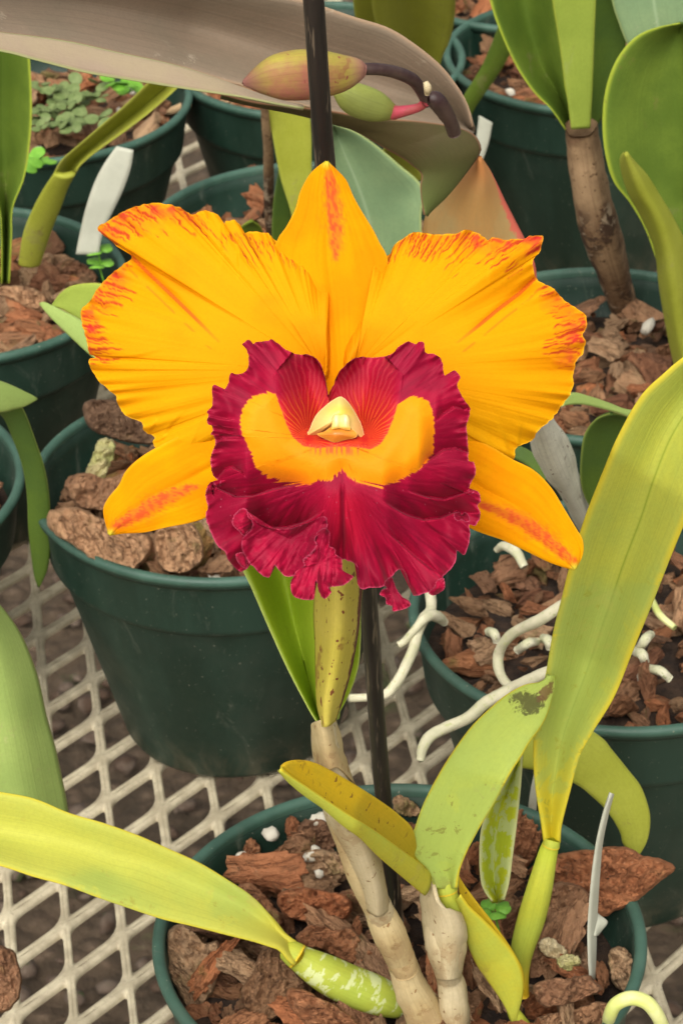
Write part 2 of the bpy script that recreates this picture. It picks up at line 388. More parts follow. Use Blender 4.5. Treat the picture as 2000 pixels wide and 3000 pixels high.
def build_gravel():
    V, F = icosphere(1); vs = []; fs = []; b = 0
    for k in range(2600):
        x = RS.uniform(-.9, .9); y = RS.uniform(.5, 2.6); r = RS.uniform(.004, .013)
        a = RS.uniform(0, 6.28); W = V*(np.array([1, RS.uniform(.5, 1), RS.uniform(.3, .6)])*r)
        W = W*(1+.25*RS.uniform(-1, 1, (len(V), 1)))
        R = np.array([[math.cos(a), -math.sin(a), 0], [math.sin(a), math.cos(a), 0], [0, 0, 1]])
        vs.append(W@R.T+np.array([x, y, -.612])); fs.append(F+b); b += len(V)
    me = mkmesh('gravel', np.vstack(vs), np.vstack(fs)); m, t, o = nt('mixed_gravel'); ob = nd(t, 'ShaderNodeTexCoord').outputs['Object']
    n1 = noise(t, ob, 45, 3, .6); c = mix(t, ramp(t, n1, .4, .6), (.08, .048, .03), (.15, .11, .08)); c = mix(t, ramp(t, n1, .62, .68), c, (.08, .09, .035)); finish(t, o, c, .9)
    g = link('gravel', me, m); g['kind'] = 'stuff'; tag(g, 'brown gravel and bark litter on the floor under the mesh bench', 'gravel')
build_gravel()

# ------------------------------------------------------------------ the bench: painted expanded metal
LO = np.array([-.1077, .8452]); LA = np.array([.0193, .0225]); LB = np.array([.0039, -.0292])
def build_bench():
    root = thing('greenhouse_bench', 'cream painted expanded metal mesh bench under all the pots', 'bench', (0, 1.4, 0))
    ea, eb = LA/np.linalg.norm(LA), LB/np.linalg.norm(LB)
    vs = []; fs = []; b = 0
    base = [(.086, .118), (.914, .118), (.914, .882), (.086, .882)]       # inset corners in lattice units, u along a, v along b
    cuts = [.20, .10, .32, .10]; K = 5
    inner = []; outer = []
    for k in range(4):
        p = np.array(base[k]); pp = np.array(base[k-1]); pn = np.array(base[(k+1) % 4]); o = np.array([(0, 0), (1, 0), (1, 1), (0, 1)][k], float)
        op = np.array([(0, 0), (1, 0), (1, 1), (0, 1)][k-1], float); on = np.array([(0, 0), (1, 0), (1, 1), (0, 1)][(k+1) % 4], float)
        cu = cuts[k]; A = p+(pp-p)*cu; B = p+(pn-p)*cu
        for q in range(K):
            t = q/(K-1); inner.append((1-t)**2*A+2*t*(1-t)*p+t*t*B)
            f = abs(t-.5)*2*cu; outer.append(o+(op-o)*f if t < .5 else o+(on-o)*f)
    inner = np.array(inner); outer = np.array(outer); mid = inner*.45+outer*.55; n = len(inner)
    Mx = np.stack([LA, LB])                                             # (u,v) @ Mx
    I, Oo, Mi = inner@Mx, outer@Mx, mid@Mx
    dn = np.minimum.reduce([np.hypot(*(outer-np.array(c)).T) for c in [(0, 0), (1, 0), (1, 1), (0, 1)]])
    zo = .0004+.0010*np.exp(-(dn/.10)**2); zm = .0010+0*dn
    jj = np.arange(n); j2 = (jj+1) % n
    for i in range(-60, 80):
        for j in range(-80, 60):
            o = LO+i*LA+j*LB
            if not (-.62 < o[0] < .62 and .30 < o[1] < 2.7): continue
            w_ = (RS.rand(3)-.5)*.0008
            def ring(Q, z): return np.column_stack([Q[:, 0]+o[0]+w_[0]*(Q is I), Q[:, 1]+o[1]+w_[1]*(Q is I), z+0*Q[:, 0]])
            vs += [ring(Oo, zo), ring(Mi, zm), ring(I, .0002), ring(I, -.0018)]
            for r in range(3):
                fs.append(np.stack([b+r*n+jj, b+r*n+j2, b+(r+1)*n+j2, b+(r+1)*n+jj], -1))
            b += 4*n
    V = np.vstack(vs); V[:, 1] -= 1.4
    link('mesh_panel', mkmesh('mesh_panel', V, np.vstack(fs)), M_bench, root)
    for s in (-1, 1):                                                   # angle-iron rails the mesh lies on
        bm = bmesh.new(); bmesh.ops.create_cube(bm, size=1); me = bpy.data.meshes.new('support_rail')
        for v in bm.verts: v.co = Vector((v.co.x*.03, v.co.y*2.38, v.co.z*.03))
        bmesh.ops.bevel(bm, geom=bm.edges[:], offset=.003, segments=2); bm.to_mesh(me); bm.free()
        link('support_rail', me, M_bench, root, (s*.60, .1, -.0185))
        for yy in (-.95, 1.15):
            bm = bmesh.new(); bmesh.ops.create_cube(bm, size=1); me = bpy.data.meshes.new('leg')
            for v in bm.verts: v.co = Vector((v.co.x*.028, v.co.y*.028, v.co.z*.57))
            bmesh.ops.bevel(bm, geom=bm.edges[:], offset=.003, segments=2); bm.to_mesh(me); bm.free()
            link('leg', me, M_bench, root, (s*.60, yy, -.325))
build_bench()

# ------------------------------------------------------------------ bark chips (shared meshes)
def chip_mesh(seed, VF):
    rs = np.random.RandomState(seed); V, F = VF; V = V.copy()
    V = np.sign(V)*np.abs(V)**.62
    for k in range(11):
        n = rs.normal(size=3); n[0] *= .8; n /= np.linalg.norm(n); d = rs.uniform(.42, .82)
        h = V@n; o = h > d; V[o] -= np.outer(h[o]-d, n)*.98
    V = V*np.array([1.12, rs.uniform(.5, .8), rs.uniform(.34, .55)])
    V[:, 2] += .12*np.sin(V[:, 0]*2+rs.rand()*6)*rs.rand(); V[:, 1] += .18*(rs.rand()-.5)*V[:, 0]
    out = []
    for p in V:
        g = mn.fractal(Vector((p[0]*.9+seed, p[1]*7.5, p[2]*7.5)), 1., 2., 4)
        h = mn.fractal(Vector((p[0]*3.5+seed*3, p[1]*3.8, p[2]*3.8)), 1., 2., 3)
        e = mn.noise(Vector((p[0]*9+seed, p[1]*9, p[2]*9)))
        l = math.floor(g*6)/6*.6+g*.4
        out.append(p*(1+.24*l+.26*h+.07*e)*np.array([1, 1, 1.]))
    me = mkmesh('bark_chip', np.array(out), F, smooth=True); me.set_sharp_from_angle(angle=math.radians(28)); return me
CH = [chip_mesh(11+k, I3) for k in range(14)]; CHF = [chip_mesh(70+k, I4) for k in range(12)]
for me in CH+CHF: me.materials.append(M_chip)
def rot_basis(ax, ay, az):
    from mathutils import Euler
    return Euler((ax, ay, az))
def chip(parent, x, y, z, L, flat=.5, fine=False, rot=None, name='bark_chip', sc3=None):
    o = bpy.data.objects.new(name, random.choice(CHF if fine else CH)); C.objects.link(o); o.parent = parent
    pl = wloc(parent) if parent else Vector((0, 0, 0))
    o.location = Vector((x, y, z))-pl
    o.rotation_euler = rot if rot else (random.gauss(0, flat), random.gauss(0, flat), random.uniform(0, 6.28))
    k = random.uniform(.85, 1.15)
    o.scale = sc3 if sc3 else (L*.5, L*.5*k, L*.5*random.uniform(.9, 1.3))
    return o

# ------------------------------------------------------------------ pots
PR, PH = .080, .1229
def lathe(prof, seg=96):
    a = np.linspace(0, 2*np.pi, seg, endpoint=False); n = len(prof)
    V = np.zeros((n, seg, 3)); 
    for i, (r, z) in enumerate(prof): V[i] = np.stack([np.cos(a)*r, np.sin(a)*r, 0*a+z], 1)
    return V.reshape(-1, 3), gridfaces(n, seg, wrap=True)
bodyV, bodyF = lathe([(.0001, .002), (.044, .002), (.0462, .0028), (.0475, .005), (.0705, .0905), (.0712, .0925), (.0725, .0935), (.0722, .0945), (.0700, .0950), (.0690, .0925), (.0455, .006), (.0001, .006)])
rimV, rimF = lathe([(.0698, .0946), (.0735, .0936), (.0743, .0944), (.0747, .0965), (.0772, .1165), (.0778, .1185), (.0792, .1190), (.0800, .1200), (.0803, .1215), (.0797, .1227), (.0784, .1229), (.0770, .1222), (.0757, .1150), (.0726, .0950), (.0698, .0946)])
ME_body = mkmesh('pot_body', bodyV, bodyF); ME_body.materials.append(M_pot)
ME_band = mkmesh('rim_band', rimV, rimF); ME_band.materials.append(M_pot)
lipV, lipF = lathe([(.0765, .1205)]+[(.0785+.0021*math.cos(a), .1222+.0021*math.sin(a)) for a in np.linspace(math.pi, -math.pi*.5, 14)]+[(.0765, .1200)])
ME_lip = mkmesh('rim', lipV, lipF); ME_lip.materials.append(M_rim)
soilV, soilF = lathe([(.0002, .1045), (.03, .1035), (.055, .1025), (.0735, .101)], 48)
ME_soil = mkmesh('potting_mix', soilV, soilF); ME_soil.materials.append(M_soil)
def pot(cx, cy, label, big=(.014, .030), n1=80, n2=60, fill=.108, fine=False, seed=0, perl=8, skip=None):
    random.seed(seed+100)
    r = thing('plant_pot', label, 'plant pot', (cx, cy, .0012), 'green plastic orchid pots on the bench')
    for nm, me in (('pot_body', ME_body), ('rim_band', ME_band), ('rim', ME_lip), ('potting_mix', ME_soil)):
        o = bpy.data.objects.new(nm, me); C.objects.link(o); o.parent = r
        if nm == 'rim': o['label'] = 'worn rim edge, its highlight painted lighter'
    def scatter(n, zz, rr, mind, szr):
        pts = []
        for _ in range(n*30):
            if len(pts) >= n: break
            a = random.uniform(0, 6.283); q = rr*math.sqrt(random.random()); x, y = q*math.cos(a), q*math.sin(a)
            if all((x-p[0])**2+(y-p[1])**2 > mind**2 for p in pts):
                pts.append((x, y)); L = random.uniform(*szr)
                if math.hypot(x, y)+L*.55 > .0730:
                    k = (.0730-L*.55)/max(math.hypot(x, y), 1e-6)
                    if k < .3: continue
                    x *= k; y *= k
                chip(r, cx+x, cy+y, .0012+zz+random.uniform(-.003, .004), L, .45, fine)
    scatter(n1, fill-(.012 if fine else .006), .068, .0085, big)
    scatter(int(n2*(.8 if fine else 1)), fill+.002, .066, .0155 if fine else .0125, (big[0]*1.0, big[1]*1.15))
    scatter(int(n2*(.9 if fine else 1.5)), fill-.001, .068, .010 if fine else .0078, (big[0]*.35, big[0]*.9))
    for k in range(perl):
        a = random.uniform(0, 6.283); q = .066*math.sqrt(random.random()); o = bpy.data.objects.new('perlite_grain', ME_perl[k % 3]); C.objects.link(o); o.parent = r
        o.location = (q*math.cos(a), q*math.sin(a), fill+.007); s = random.uniform(.0018, .0042); o.scale = (s, s*.8, s*.7); o.rotation_euler = (random.random()*3, random.random()*3, 0)
    return r
def blob_mesh(name, seed, amp, mat, VF=I3, sc_=(1, 1, 1)):
    V, F = VF; out = []
    for p in V:
        g = mn.fractal(Vector((p[0]*1.3+seed, p[1]*1.3, p[2]*1.3)), 1., 2., 3); out.append(p*(1+amp*g)*np.array(sc_))
    me = mkmesh(name, np.array(out), F); me.materials.append(mat); return me
ME_perl = [blob_mesh('perlite_grain', k*5, .35, M_perlite, I2) for k in range(3)]
def rimpos(px, py): p = onz(px, py, PH); return p[0], p[1]
pots = {}
ax, ay = .0165, .7189; pots['A'] = pot(ax, ay, 'green pot at the bottom of the photo holding the flowering orchid', (.013, .025), 110, 90, .113, True, 1, 0)
bx, by = -.0482, 1.0099; pots['B'] = pot(bx, by, 'green pot with its whole side showing, left of the flower stem', (.016, .032), 70, 55, .108, False, 2, 4)
for key, px, py, lab, big, sd_ in (
    ('C', -497, 1422, 'green pot cut off by the left edge, just left of the largest pot wall', (.013, .026), 3),
    ('D', -130, 832, 'green pot at the left edge with the tall green leaves, behind the left petal', (.014, .028), 4),
    ('E', 120, 295, 'green pot full of clover weeds at upper left with the white label before it', (.012, .024), 5),
    ('Fp', 905, 690, 'green pot mostly hidden behind the top of the flower', (.014, .028), 6),
    ('H', 1730, 160, 'dark green pot at upper right behind the brown dried stem', (.012, .022), 7),
    ('I', 1765, 1035, 'green pot right of the right petal holding the brown dried stem', (.012, .024), 8),
    ('J', 1812, 1792, 'green pot at right behind the long yellow-green leaf, with white roots over it', (.010, .022), 9),
    ('G', 930, 175, 'dark green pot farthest back, under the grey-purple leaf', (.014, .026), 10),
    ('K', 1560, -60, 'green pot at the top edge behind the upright green leaves', (.014, .026), 12)):
    x, y = rimpos(px, py); pots[key] = pot(x, y, lab, big, 70, 60, .108, False, sd_, 4)
    pots[key+'_c'] = (x, y)

exec_parts = []
# ------------------------------------------------------------------ leaf materials
YG1, YG2 = (.56, .58, .035), (.46, .53, .045)
M_l1 = leaf_mat('yellow_green_leaf', (.58, .58, .095), (.50, .55, .10), edge=(.62, .54, .05), spots=0., base=(.60, .54, .07), trans=.2, ew=.03)
M_l3 = leaf_mat('long_leaf', (.53, .54, .075), (.45, .51, .085), edge=(.68, .56, .04), rib=(.20, .28, .02), ribpos=.56, ribw=.022, spots=0., base=(.62, .50, .02), trans=.2, mott=1.2)
M_l4 = leaf_mat('green_leaf_stained_tip', (.40, .50, .095), (.45, .53, .09), edge=(.66, .54, .03), spots=0., trans=.2, ew=.04, mott=.8)
M_gold_in = leaf_mat('golden_leaf_inside', (.70, .46, .015), (.60, .44, .025), edge=(.72, .48, .02), spots=.35, spotc=(.28, .15, .02), trans=.2)
M_yg_out = leaf_mat('yellow_green_outside', (.54, .58, .075), (.60, .55, .05), edge=(.70, .55, .03), trans=.2, ew=.1)
M_bulb_patch = leaf_mat('green_bulb_with_white_film', (.40, .43, .05), (.33, .40, .05), patch=(.50, .54, .24), rough=.55, trans=.08, pscale=20, pth=.53)
M_stalk = leaf_mat('yellow_stalk', (.47, .47, .045), (.39, .45, .055), rib=(.28, .34, .02), ribpos=.62, ribw=.05, base=(.44, .5, .04), tip=(.70, .46, .02), trans=.1)
M_tan = leaf_mat('dry_tan_sheath', (.62, .49, .26), (.46, .33, .15), spots=.4, spotc=(.30, .17, .07), rough=.7, trans=.05, mott=1.3)
M_pale = leaf_mat('pale_papery_sheath', (.60, .50, .31), (.48, .38, .21), spots=.35, spotc=(.24, .15, .07), rough=.75, trans=.05, mott=1.3)
M_spath_g = leaf_mat('fresh_green_sheath', (.32, .46, .02), (.38, .52, .03), edge=(.50, .60, .14), trans=.25, ew=.05)
M_spath_y = leaf_mat('spotted_yellow_sheath', (.66, .54, .10), (.60, .50, .07), spots=.9, spotc=(.24, .08, .03), margin=(.14, .03, .03), trans=.2, edge=(.62, .56, .12), ew=.02)
M_pleaf = leaf_mat('grey_purple_leaf', (.29, .215, .15), (.25, .195, .135), edge=(.40, .27, .17), trans=.06, rough=.6, mott=1.3, ew=.03)
M_pleaf2 = leaf_mat('olive_leaf_underside', (.075, .055, .02), (.065, .06, .018), edge=(.26, .13, .07), trans=.03, rough=.6, ew=.05, tip=(.12, .15, .04))
M_pstrip = leaf_mat('pinkish_leaf_margin', (.42, .33, .21), (.39, .29, .21), edge=(.48, .50, .22), trans=.06, rough=.5, mott=.6, ew=.1)
M_peach = leaf_mat('peach_leaf', (.62, .35, .12), (.56, .42, .18), edge=None, margin=(.80, .18, .12), tip=(.50, .42, .22), base=(.72, .30, .10), trans=.15, mott=.6)
M_g1 = leaf_mat('mid_green_leaf', (.115, .185, .024), (.165, .245, .03), edge=(.42, .50, .05), trans=.2, ew=.04)
M_g2 = leaf_mat('light_green_leaf', (.31, .40, .06), (.37, .46, .07), edge=(.50, .56, .08), trans=.25, ew=.04)
M_g3 = leaf_mat('dark_green_leaf', (.085, .15, .03), (.11, .18, .025), edge=(.30, .38, .08), trans=.15, ew=.04)
M_g4 = leaf_mat('blue_green_leaf', (.20, .30, .15), (.25, .35, .17), edge=(.40, .48, .18), rib=(.34, .44, .26), ribpos=.45, trans=.15, ew=.03)
M_g5 = leaf_mat('grass_green_leaf', (.36, .48, .13), (.42, .54, .15), edge=(.50, .50, .20), trans=.25, ew=.03)
M_g6 = leaf_mat('olive_yellow_leaf', (.36, .38, .04), (.43, .45, .06), edge=(.46, .48, .08), trans=.2, ew=.04)
M_dry = leaf_mat('brown_dried_stem', (.40, .26, .14), (.13, .07, .035), spots=.6, spotc=(.10, .05, .025), rough=.75, trans=0., mott=1.4)
M_husk = leaf_mat('grey_white_husk', (.78, .75, .60), (.52, .49, .38), spots=.1, rough=.8, trans=.1, mott=1.8)
M_bud = leaf_mat('bud_green_and_maroon', (.38, .34, .05), (.34, .11, .08), edge=None, tip=(.24, .10, .08), base=(.34, .15, .12), spots=.2, spotc=(.26, .08, .05), trans=.1, mott=1.2)
M_bud2 = leaf_mat('bud_green', (.34, .38, .08), (.26, .29, .07), base=(.30, .15, .06), trans=.1)
M_pink = simple_mat('pink_neck', (.50, .05, .09), (.34, .06, .06), 200, .5, .2)
M_dstem = simple_mat('dark_maroon_stem', (.035, .016, .016), (.075, .045, .035), 90, .45, .3)

stain(M_l4, (.055, .045, .015), (.42, .86), (.36, .055)); stain(M_l4, (.15, .06, .03), (.62, .93), (.25, .05)); stain(M_l4, (.30, .26, .06), (.4, .02), (.5, .03), .6)
for mm in (M_l1, M_l3, M_l4): scar(mm, (.36, .46, .10), 30, .48, .55)
for mm, cc in ((M_l1, (.34, .26, .04)), (M_l3, (.34, .34, .04)), (M_l4, (.22, .20, .04)), (M_g1, (.20, .18, .05)), (M_g2, (.26, .30, .06)), (M_g4, (.34, .36, .22)), (M_g5, (.44, .40, .18)), (M_g6, (.24, .20, .06)), (M_pleaf, (.46, .38, .28)), (M_yg_out, (.36, .28, .05))):
    scar(mm, cc, 210, .60, .7); scar(mm, tuple(x*1.25+.05 for x in cc), 70, .60, .35)
for mm in (M_tan, M_pale):
    scar(mm, (.24, .14, .06), 150, .56, .6); scar(mm, (.36, .23, .11), 55, .52, .4)
scar(M_dry, (.05, .028, .018), 60, .50, .8); scar(M_dry, (.52, .40, .26), 90, .56, .6)
# ------------------------------------------------------------------ flowering orchid
orch = thing('flowering_orchid', 'orchid in the front pot with one orange-yellow flower and crimson lip', 'orchid', tuple(onz(1290, 2960, .108)))
# long yellow-green leaf to the left, and the round green bulb it sits on
leaf(orch, 'leaf', M_l1, [[(868, 2757), (845, 2742), (820, 2722), (789, 2679), (740, 2627), (663, 2575), (587, 2530), (510, 2494), (408, 2448), (306, 2412), (204, 2382), (102, 2341), (0, 2320), (-160, 2290), (-330, 2280)],
                          [(868, 2800), (830, 2752), (796, 2722), (745, 2690), (690, 2655), (610, 2620), (540, 2590), (470, 2560), (400, 2535), (330, 2520), (240, 2490), (140, 2465), (0, 2440), (-160, 2395), (-330, 2360)],
                          [(862, 2828), (845, 2815), (820, 2784), (790, 2773), (740, 2757), (663, 2739), (561, 2713), (459, 2688), (327, 2642), (204, 2598), (102, 2570), (0, 2536), (-160, 2500), (-330, 2440)]],
     [(.905, .88, .86), (.907, .884, .866), (.900, .872, .85)], N=90, M=20, th=.0022, wave=.006, label='long yellow-green leaf lying out to the left')
tube(orch, 'pseudobulb', M_bulb_patch, [(850, 2788, .908, 34), (885, 2812, .908, 42), (950, 2850, .908, 56), (1020, 2885, .91, 60), (1100, 2915, .912, 58), (1160, 2940, .915, 45), (1190, 2955, .918, 28)], seg=28, N=50, label='fat yellow-green bulb with white film lying at the left')
tube(orch, 'joint', M_stalk, [(838, 2784, .906, 30), (855, 2792, .905, 37), (872, 2803, .905, 40)], N=10)
# tall dry stem carrying the flower
tube(orch, 'pseudobulb', M_tan, [(950, 2118, .812, 30), (957, 2170, .815, 38), (970, 2250, .82, 45), (1003, 2370, .832, 51), (1040, 2480, .845, 55), (1070, 2570, .855, 52), (1095, 2640, .865, 42), (1108, 2668, .868, 40)], N=60, rough=.03, ribs=5, label='tall dry tan stem that carries the flower')
tube(orch, 'sheath_ring', M_pale, [(1098, 2642, .8655, 44), (1109, 2668, .868, 43), (1118, 2690, .870, 40)], N=14, rough=.07, seed=3)
tube(orch, 'pseudobulb', M_tan, [(1106, 2660, .868, 42), (1135, 2725, .874, 50), (1165, 2790, .882, 45), (1180, 2830, .886, 38)], N=30, rough=.05, seed=6, label='lower joint of the dry stem')
tube(orch, 'sheath_ring', M_tan, [(1160, 2780, .8815, 44), (1178, 2822, .885, 42), (1188, 2846, .887, 38)], N=12, rough=.09, seed=9)
tube(orch, 'pseudobulb', M_tan, [(1176, 2820, .886, 42), (1200, 2890, .893, 50), (1235, 2960, .90, 56), (1275, 3050, .91, 62)], N=40, rough=.07, ribs=7, seed=12, label='shrivelled base of the dry stem')
leaf(orch, 'dry_sheath', M_pale, [[(912, 2120), (914, 2200), (944, 2365), (974, 2453), (1002, 2516), (1047, 2621), (1060, 2652)], [(935, 2110), (945, 2200), (975, 2365), (1008, 2453), (1038, 2516), (1074, 2610), (1090, 2676)], [(968, 2108), (985, 2200), (1025, 2365), (1060, 2453), (1082, 2516), (1108, 2610), (1112, 2684)], [(988, 2122), (1004, 2200), (1066, 2365), (1102, 2453), (1118, 2526), (1134, 2610), (1140, 2662)]],
     [(.815, .835, .868), (.801, .822, .858), (.801, .822, .857), (.815, .835, .866)], N=70, M=30, th=.0008, wave=.002, label='dry papery sheath torn at its lower end')
leaf(orch, 'dry_sheath', M_tan, [[(911, 2124), (913, 2160), (918, 2220), (930, 2280)], [(928, 2114), (940, 2160), (950, 2220), (956, 2262)], [(965, 2100), (970, 2160), (985, 2220), (990, 2250)], [(984, 2104), (1000, 2160), (1010, 2210), (1040, 2300)]], [(.812, .822), (.799, .808), (.799, .808), (.812, .822)], N=40, M=24, th=.0006, wave=.012, label='brown wrinkled collar at the stem top')
# leaf sheaths under the flower
leaf(orch, 'leaf_sheath', M_spath_g, [[(940, 2130), (905, 2078), (845, 1965), (790, 1845), (738, 1725), (705, 1650), (700, 1560), (740, 1480)],
                                [(944, 2128), (922, 2060), (890, 1930), (862, 1820), (840, 1720), (825, 1640), (830, 1560), (850, 1480)],
                                [(950, 2124), (938, 2050), (932, 1930), (930, 1820), (925, 1720), (930, 1640), (940, 1560), (950, 1480)]], [(.806, .79), (.818, .81), (.803, .785)], th=.0012, label='fresh green sheath on the left of the stem top')
leaf(orch, 'leaf_sheath', M_spath_g, [[(950, 2128), (935, 2060), (960, 1960), (985, 1850), (1000, 1750)], [(975, 2120), (1020, 2040), (1048, 1960), (1056, 1880), (1056, 1780)]], [(.815, .805), (.815, .80)], th=.0012, label='narrow green sheath edge on the right of the stem top')
leaf(orch, 'leaf_sheath', M_spath_y, [[(945, 2125), (928, 2060), (924, 1980), (922, 1880), (918, 1790), (925, 1700), (950, 1620)],
                                [(955, 2128), (958, 2060), (972, 1980), (985, 1880), (990, 1790), (990, 1700), (990, 1620)],
                                [(985, 2105), (1008, 2040), (1030, 1960), (1050, 1850), (1058, 1760), (1062, 1700), (1045, 1640)]], [(.805, .79), (.792, .772), (.803, .785)], th=.0012, label='yellow sheath with brown specks under the lip')
# pale torn bulb and the leaf pair on it
leaf(orch, 'torn_sheath', M_pale, [[(1278, 2868), (1262, 2820), (1250, 2780), (1238, 2719), (1231, 2649), (1236, 2600), (1256, 2580)], [(1300, 2870), (1288, 2820), (1280, 2780), (1272, 2719), (1264, 2660), (1262, 2620), (1268, 2588)], [(1312, 2870), (1310, 2820), (1310, 2780), (1308, 2725), (1300, 2690), (1290, 2660), (1284, 2640)], [(1330, 2868), (1335, 2820), (1340, 2780), (1344, 2730), (1338, 2695), (1330, 2675), (1318, 2668)], [(1348, 2864), (1356, 2820), (1364, 2780), (1367, 2730), (1363, 2700), (1356, 2682), (1348, 2678)]], [(.892, .876), (.884, .868), (.882, .866), (.884, .869), (.892, .877)], N=40, M=30, th=.0012, wave=.012, label='torn papery sheath round the bulb')
tube(orch, 'pseudobulb', M_pale, [(1296, 2668, .878, 40), (1300, 2720, .881, 58), (1307, 2780, .884, 58), (1312, 2840, .89, 42), (1316, 2870, .893, 34)], N=50, rough=.05, ribs=6, seed=21, ribamp=.03, label='pale papery bulb with a torn top')
tube(orch, 'pseudobulb', M_pale, [(1314, 2862, .893, 36), (1322, 2895, .896, 42), (1328, 2960, .90, 42), (1335, 3050, .908, 42)], N=30, rough=.1, ribs=9, seed=24, ribamp=.06, label='shrivelled foot of the pale bulb')
tube(orch, 'stem', M_stalk, [(1303, 2590, .874, 30), (1308, 2620, .874, 32), (1325, 2670, .878, 30), (1330, 2700, .880, 20)], N=20, label='short green stem above the torn bulb')
tube(orch, 'joint', M_stalk, [(1303, 2592, .8735, 33), (1305, 2604, .8733, 35), (1307, 2614, .8735, 34)], N=8)
leaf(orch, 'leaf', M_l4, [[(1270, 2600), (1252, 2550), (1212, 2510), (1202, 2467), (1217, 2417), (1241, 2351), (1286, 2265), (1330, 2195), (1379, 2129), (1429, 2079), (1482, 2035), (1536, 2006), (1578, 1998), (1606, 1980)],
                          [(1320, 2604), (1312, 2560), (1300, 2510), (1305, 2467), (1325, 2417), (1355, 2351), (1400, 2265), (1440, 2200), (1480, 2150), (1520, 2110), (1552, 2072), (1582, 2040), (1598, 2012), (1610, 1978)],
                          [(1336, 2600), (1345, 2550), (1367, 2495), (1385, 2460), (1410, 2415), (1446, 2355), (1491, 2271), (1525, 2218), (1552, 2172), (1580, 2135), (1600, 2098), (1614, 2055), (1624, 2010), (1618, 1978)]],
     [(.868, .85), (.872, .856, .85), (.868, .852, .852)], N=70, M=24, th=.002, linear=False, label='broad green leaf with a blackened tip')
leaf(orch, 'leaf', M_gold_in, [[(1225, 2520), (1209, 2432), (1167, 2386), (1121, 2351), (1068, 2316), (1016, 2284), (967, 2256), (918, 2233), (875, 2226), (840, 2232), (822, 2250)],
                               [(1235, 2570), (1180, 2530), (1121, 2480), (1068, 2436), (1016, 2396), (963, 2360), (911, 2322), (870, 2288), (845, 2266), (832, 2254), (822, 2250)]], [(.875, .817, .785), (.872, .813, .785)], th=.0016, cup=.10, label='golden inner side of the folded leaf pointing left')
leaf(orch, 'leaf', M_yg_out, [[(1256, 2556), (1226, 2526), (1174, 2488), (1121, 2449), (1068, 2414), (1016, 2382), (963, 2347), (911, 2312), (858, 2277), (821, 2251)],
                              [(1240, 2622), (1209, 2596), (1156, 2551), (1103, 2505), (1051, 2453), (998, 2411), (946, 2365), (896, 2330), (851, 2291), (821, 2253)]], [(.862, .806, .783), (.868, .810, .785)], th=.0016, cup=-.10, label='yellow-green outer side of the folded leaf pointing left')
leaf(orch, 'leaf', M_gold_in, [[(1338, 2556), (1360, 2593), (1396, 2642), (1431, 2688), (1466, 2738), (1501, 2789), (1528, 2840), (1534, 2900)], [(1345, 2620), (1375, 2665), (1413, 2705), (1448, 2740), (1480, 2780), (1500, 2820), (1515, 2870), (1520, 2910)]], [(.882, .898), (.885, .90)], th=.0015, label='far golden edge of the drooping folded leaf')
leaf(orch, 'leaf', M_yg_out, [[(1348, 2620), (1375, 2656), (1413, 2691), (1448, 2726), (1483, 2765), (1511, 2804), (1529, 2849), (1533, 2890), (1527, 2930), (1515, 2965), (1508, 2990)],
                              [(1348, 2632), (1358, 2680), (1362, 2720), (1368, 2761), (1392, 2820), (1425, 2870), (1450, 2905), (1470, 2935), (1487, 2965), (1497, 2985), (1500, 3000)]], [(.868, .888, .905), (.876, .895, .905)], th=.0016, cup=-.13, label='drooping yellow-green leaf folded along its middle')
tube(orch, 'stem', M_stalk, [(1500, 2960, .905, 18), (1515, 2985, .906, 22), (1545, 3030, .91, 26)], N=12)
leaf(orch, 'leaf', leaf_mat('upright_leaf_white_film', (.50, .52, .02), (.40, .48, .03), patch=(.46, .52, .20), pscale=16, pth=.50, rib=(.30, .34, .02), ribpos=.5, ribw=.05, trans=.15, edge=(.55, .56, .25), ew=.06),
     [[(1440, 2640), (1410, 2590), (1404, 2498), (1410, 2425), (1431, 2368), (1462, 2316), (1500, 2240), (1526, 2190)], [(1455, 2645), (1446, 2590), (1448, 2498), (1456, 2425), (1468, 2368), (1485, 2316), (1510, 2240), (1527, 2190)], [(1475, 2635), (1490, 2586), (1500, 2510), (1509, 2445), (1517, 2375), (1524, 2305), (1527, 2240), (1528, 2190)]], [(.915, .90), (.925, .905), (.915, .90)], th=.0016, label='short upright leaf with white film')
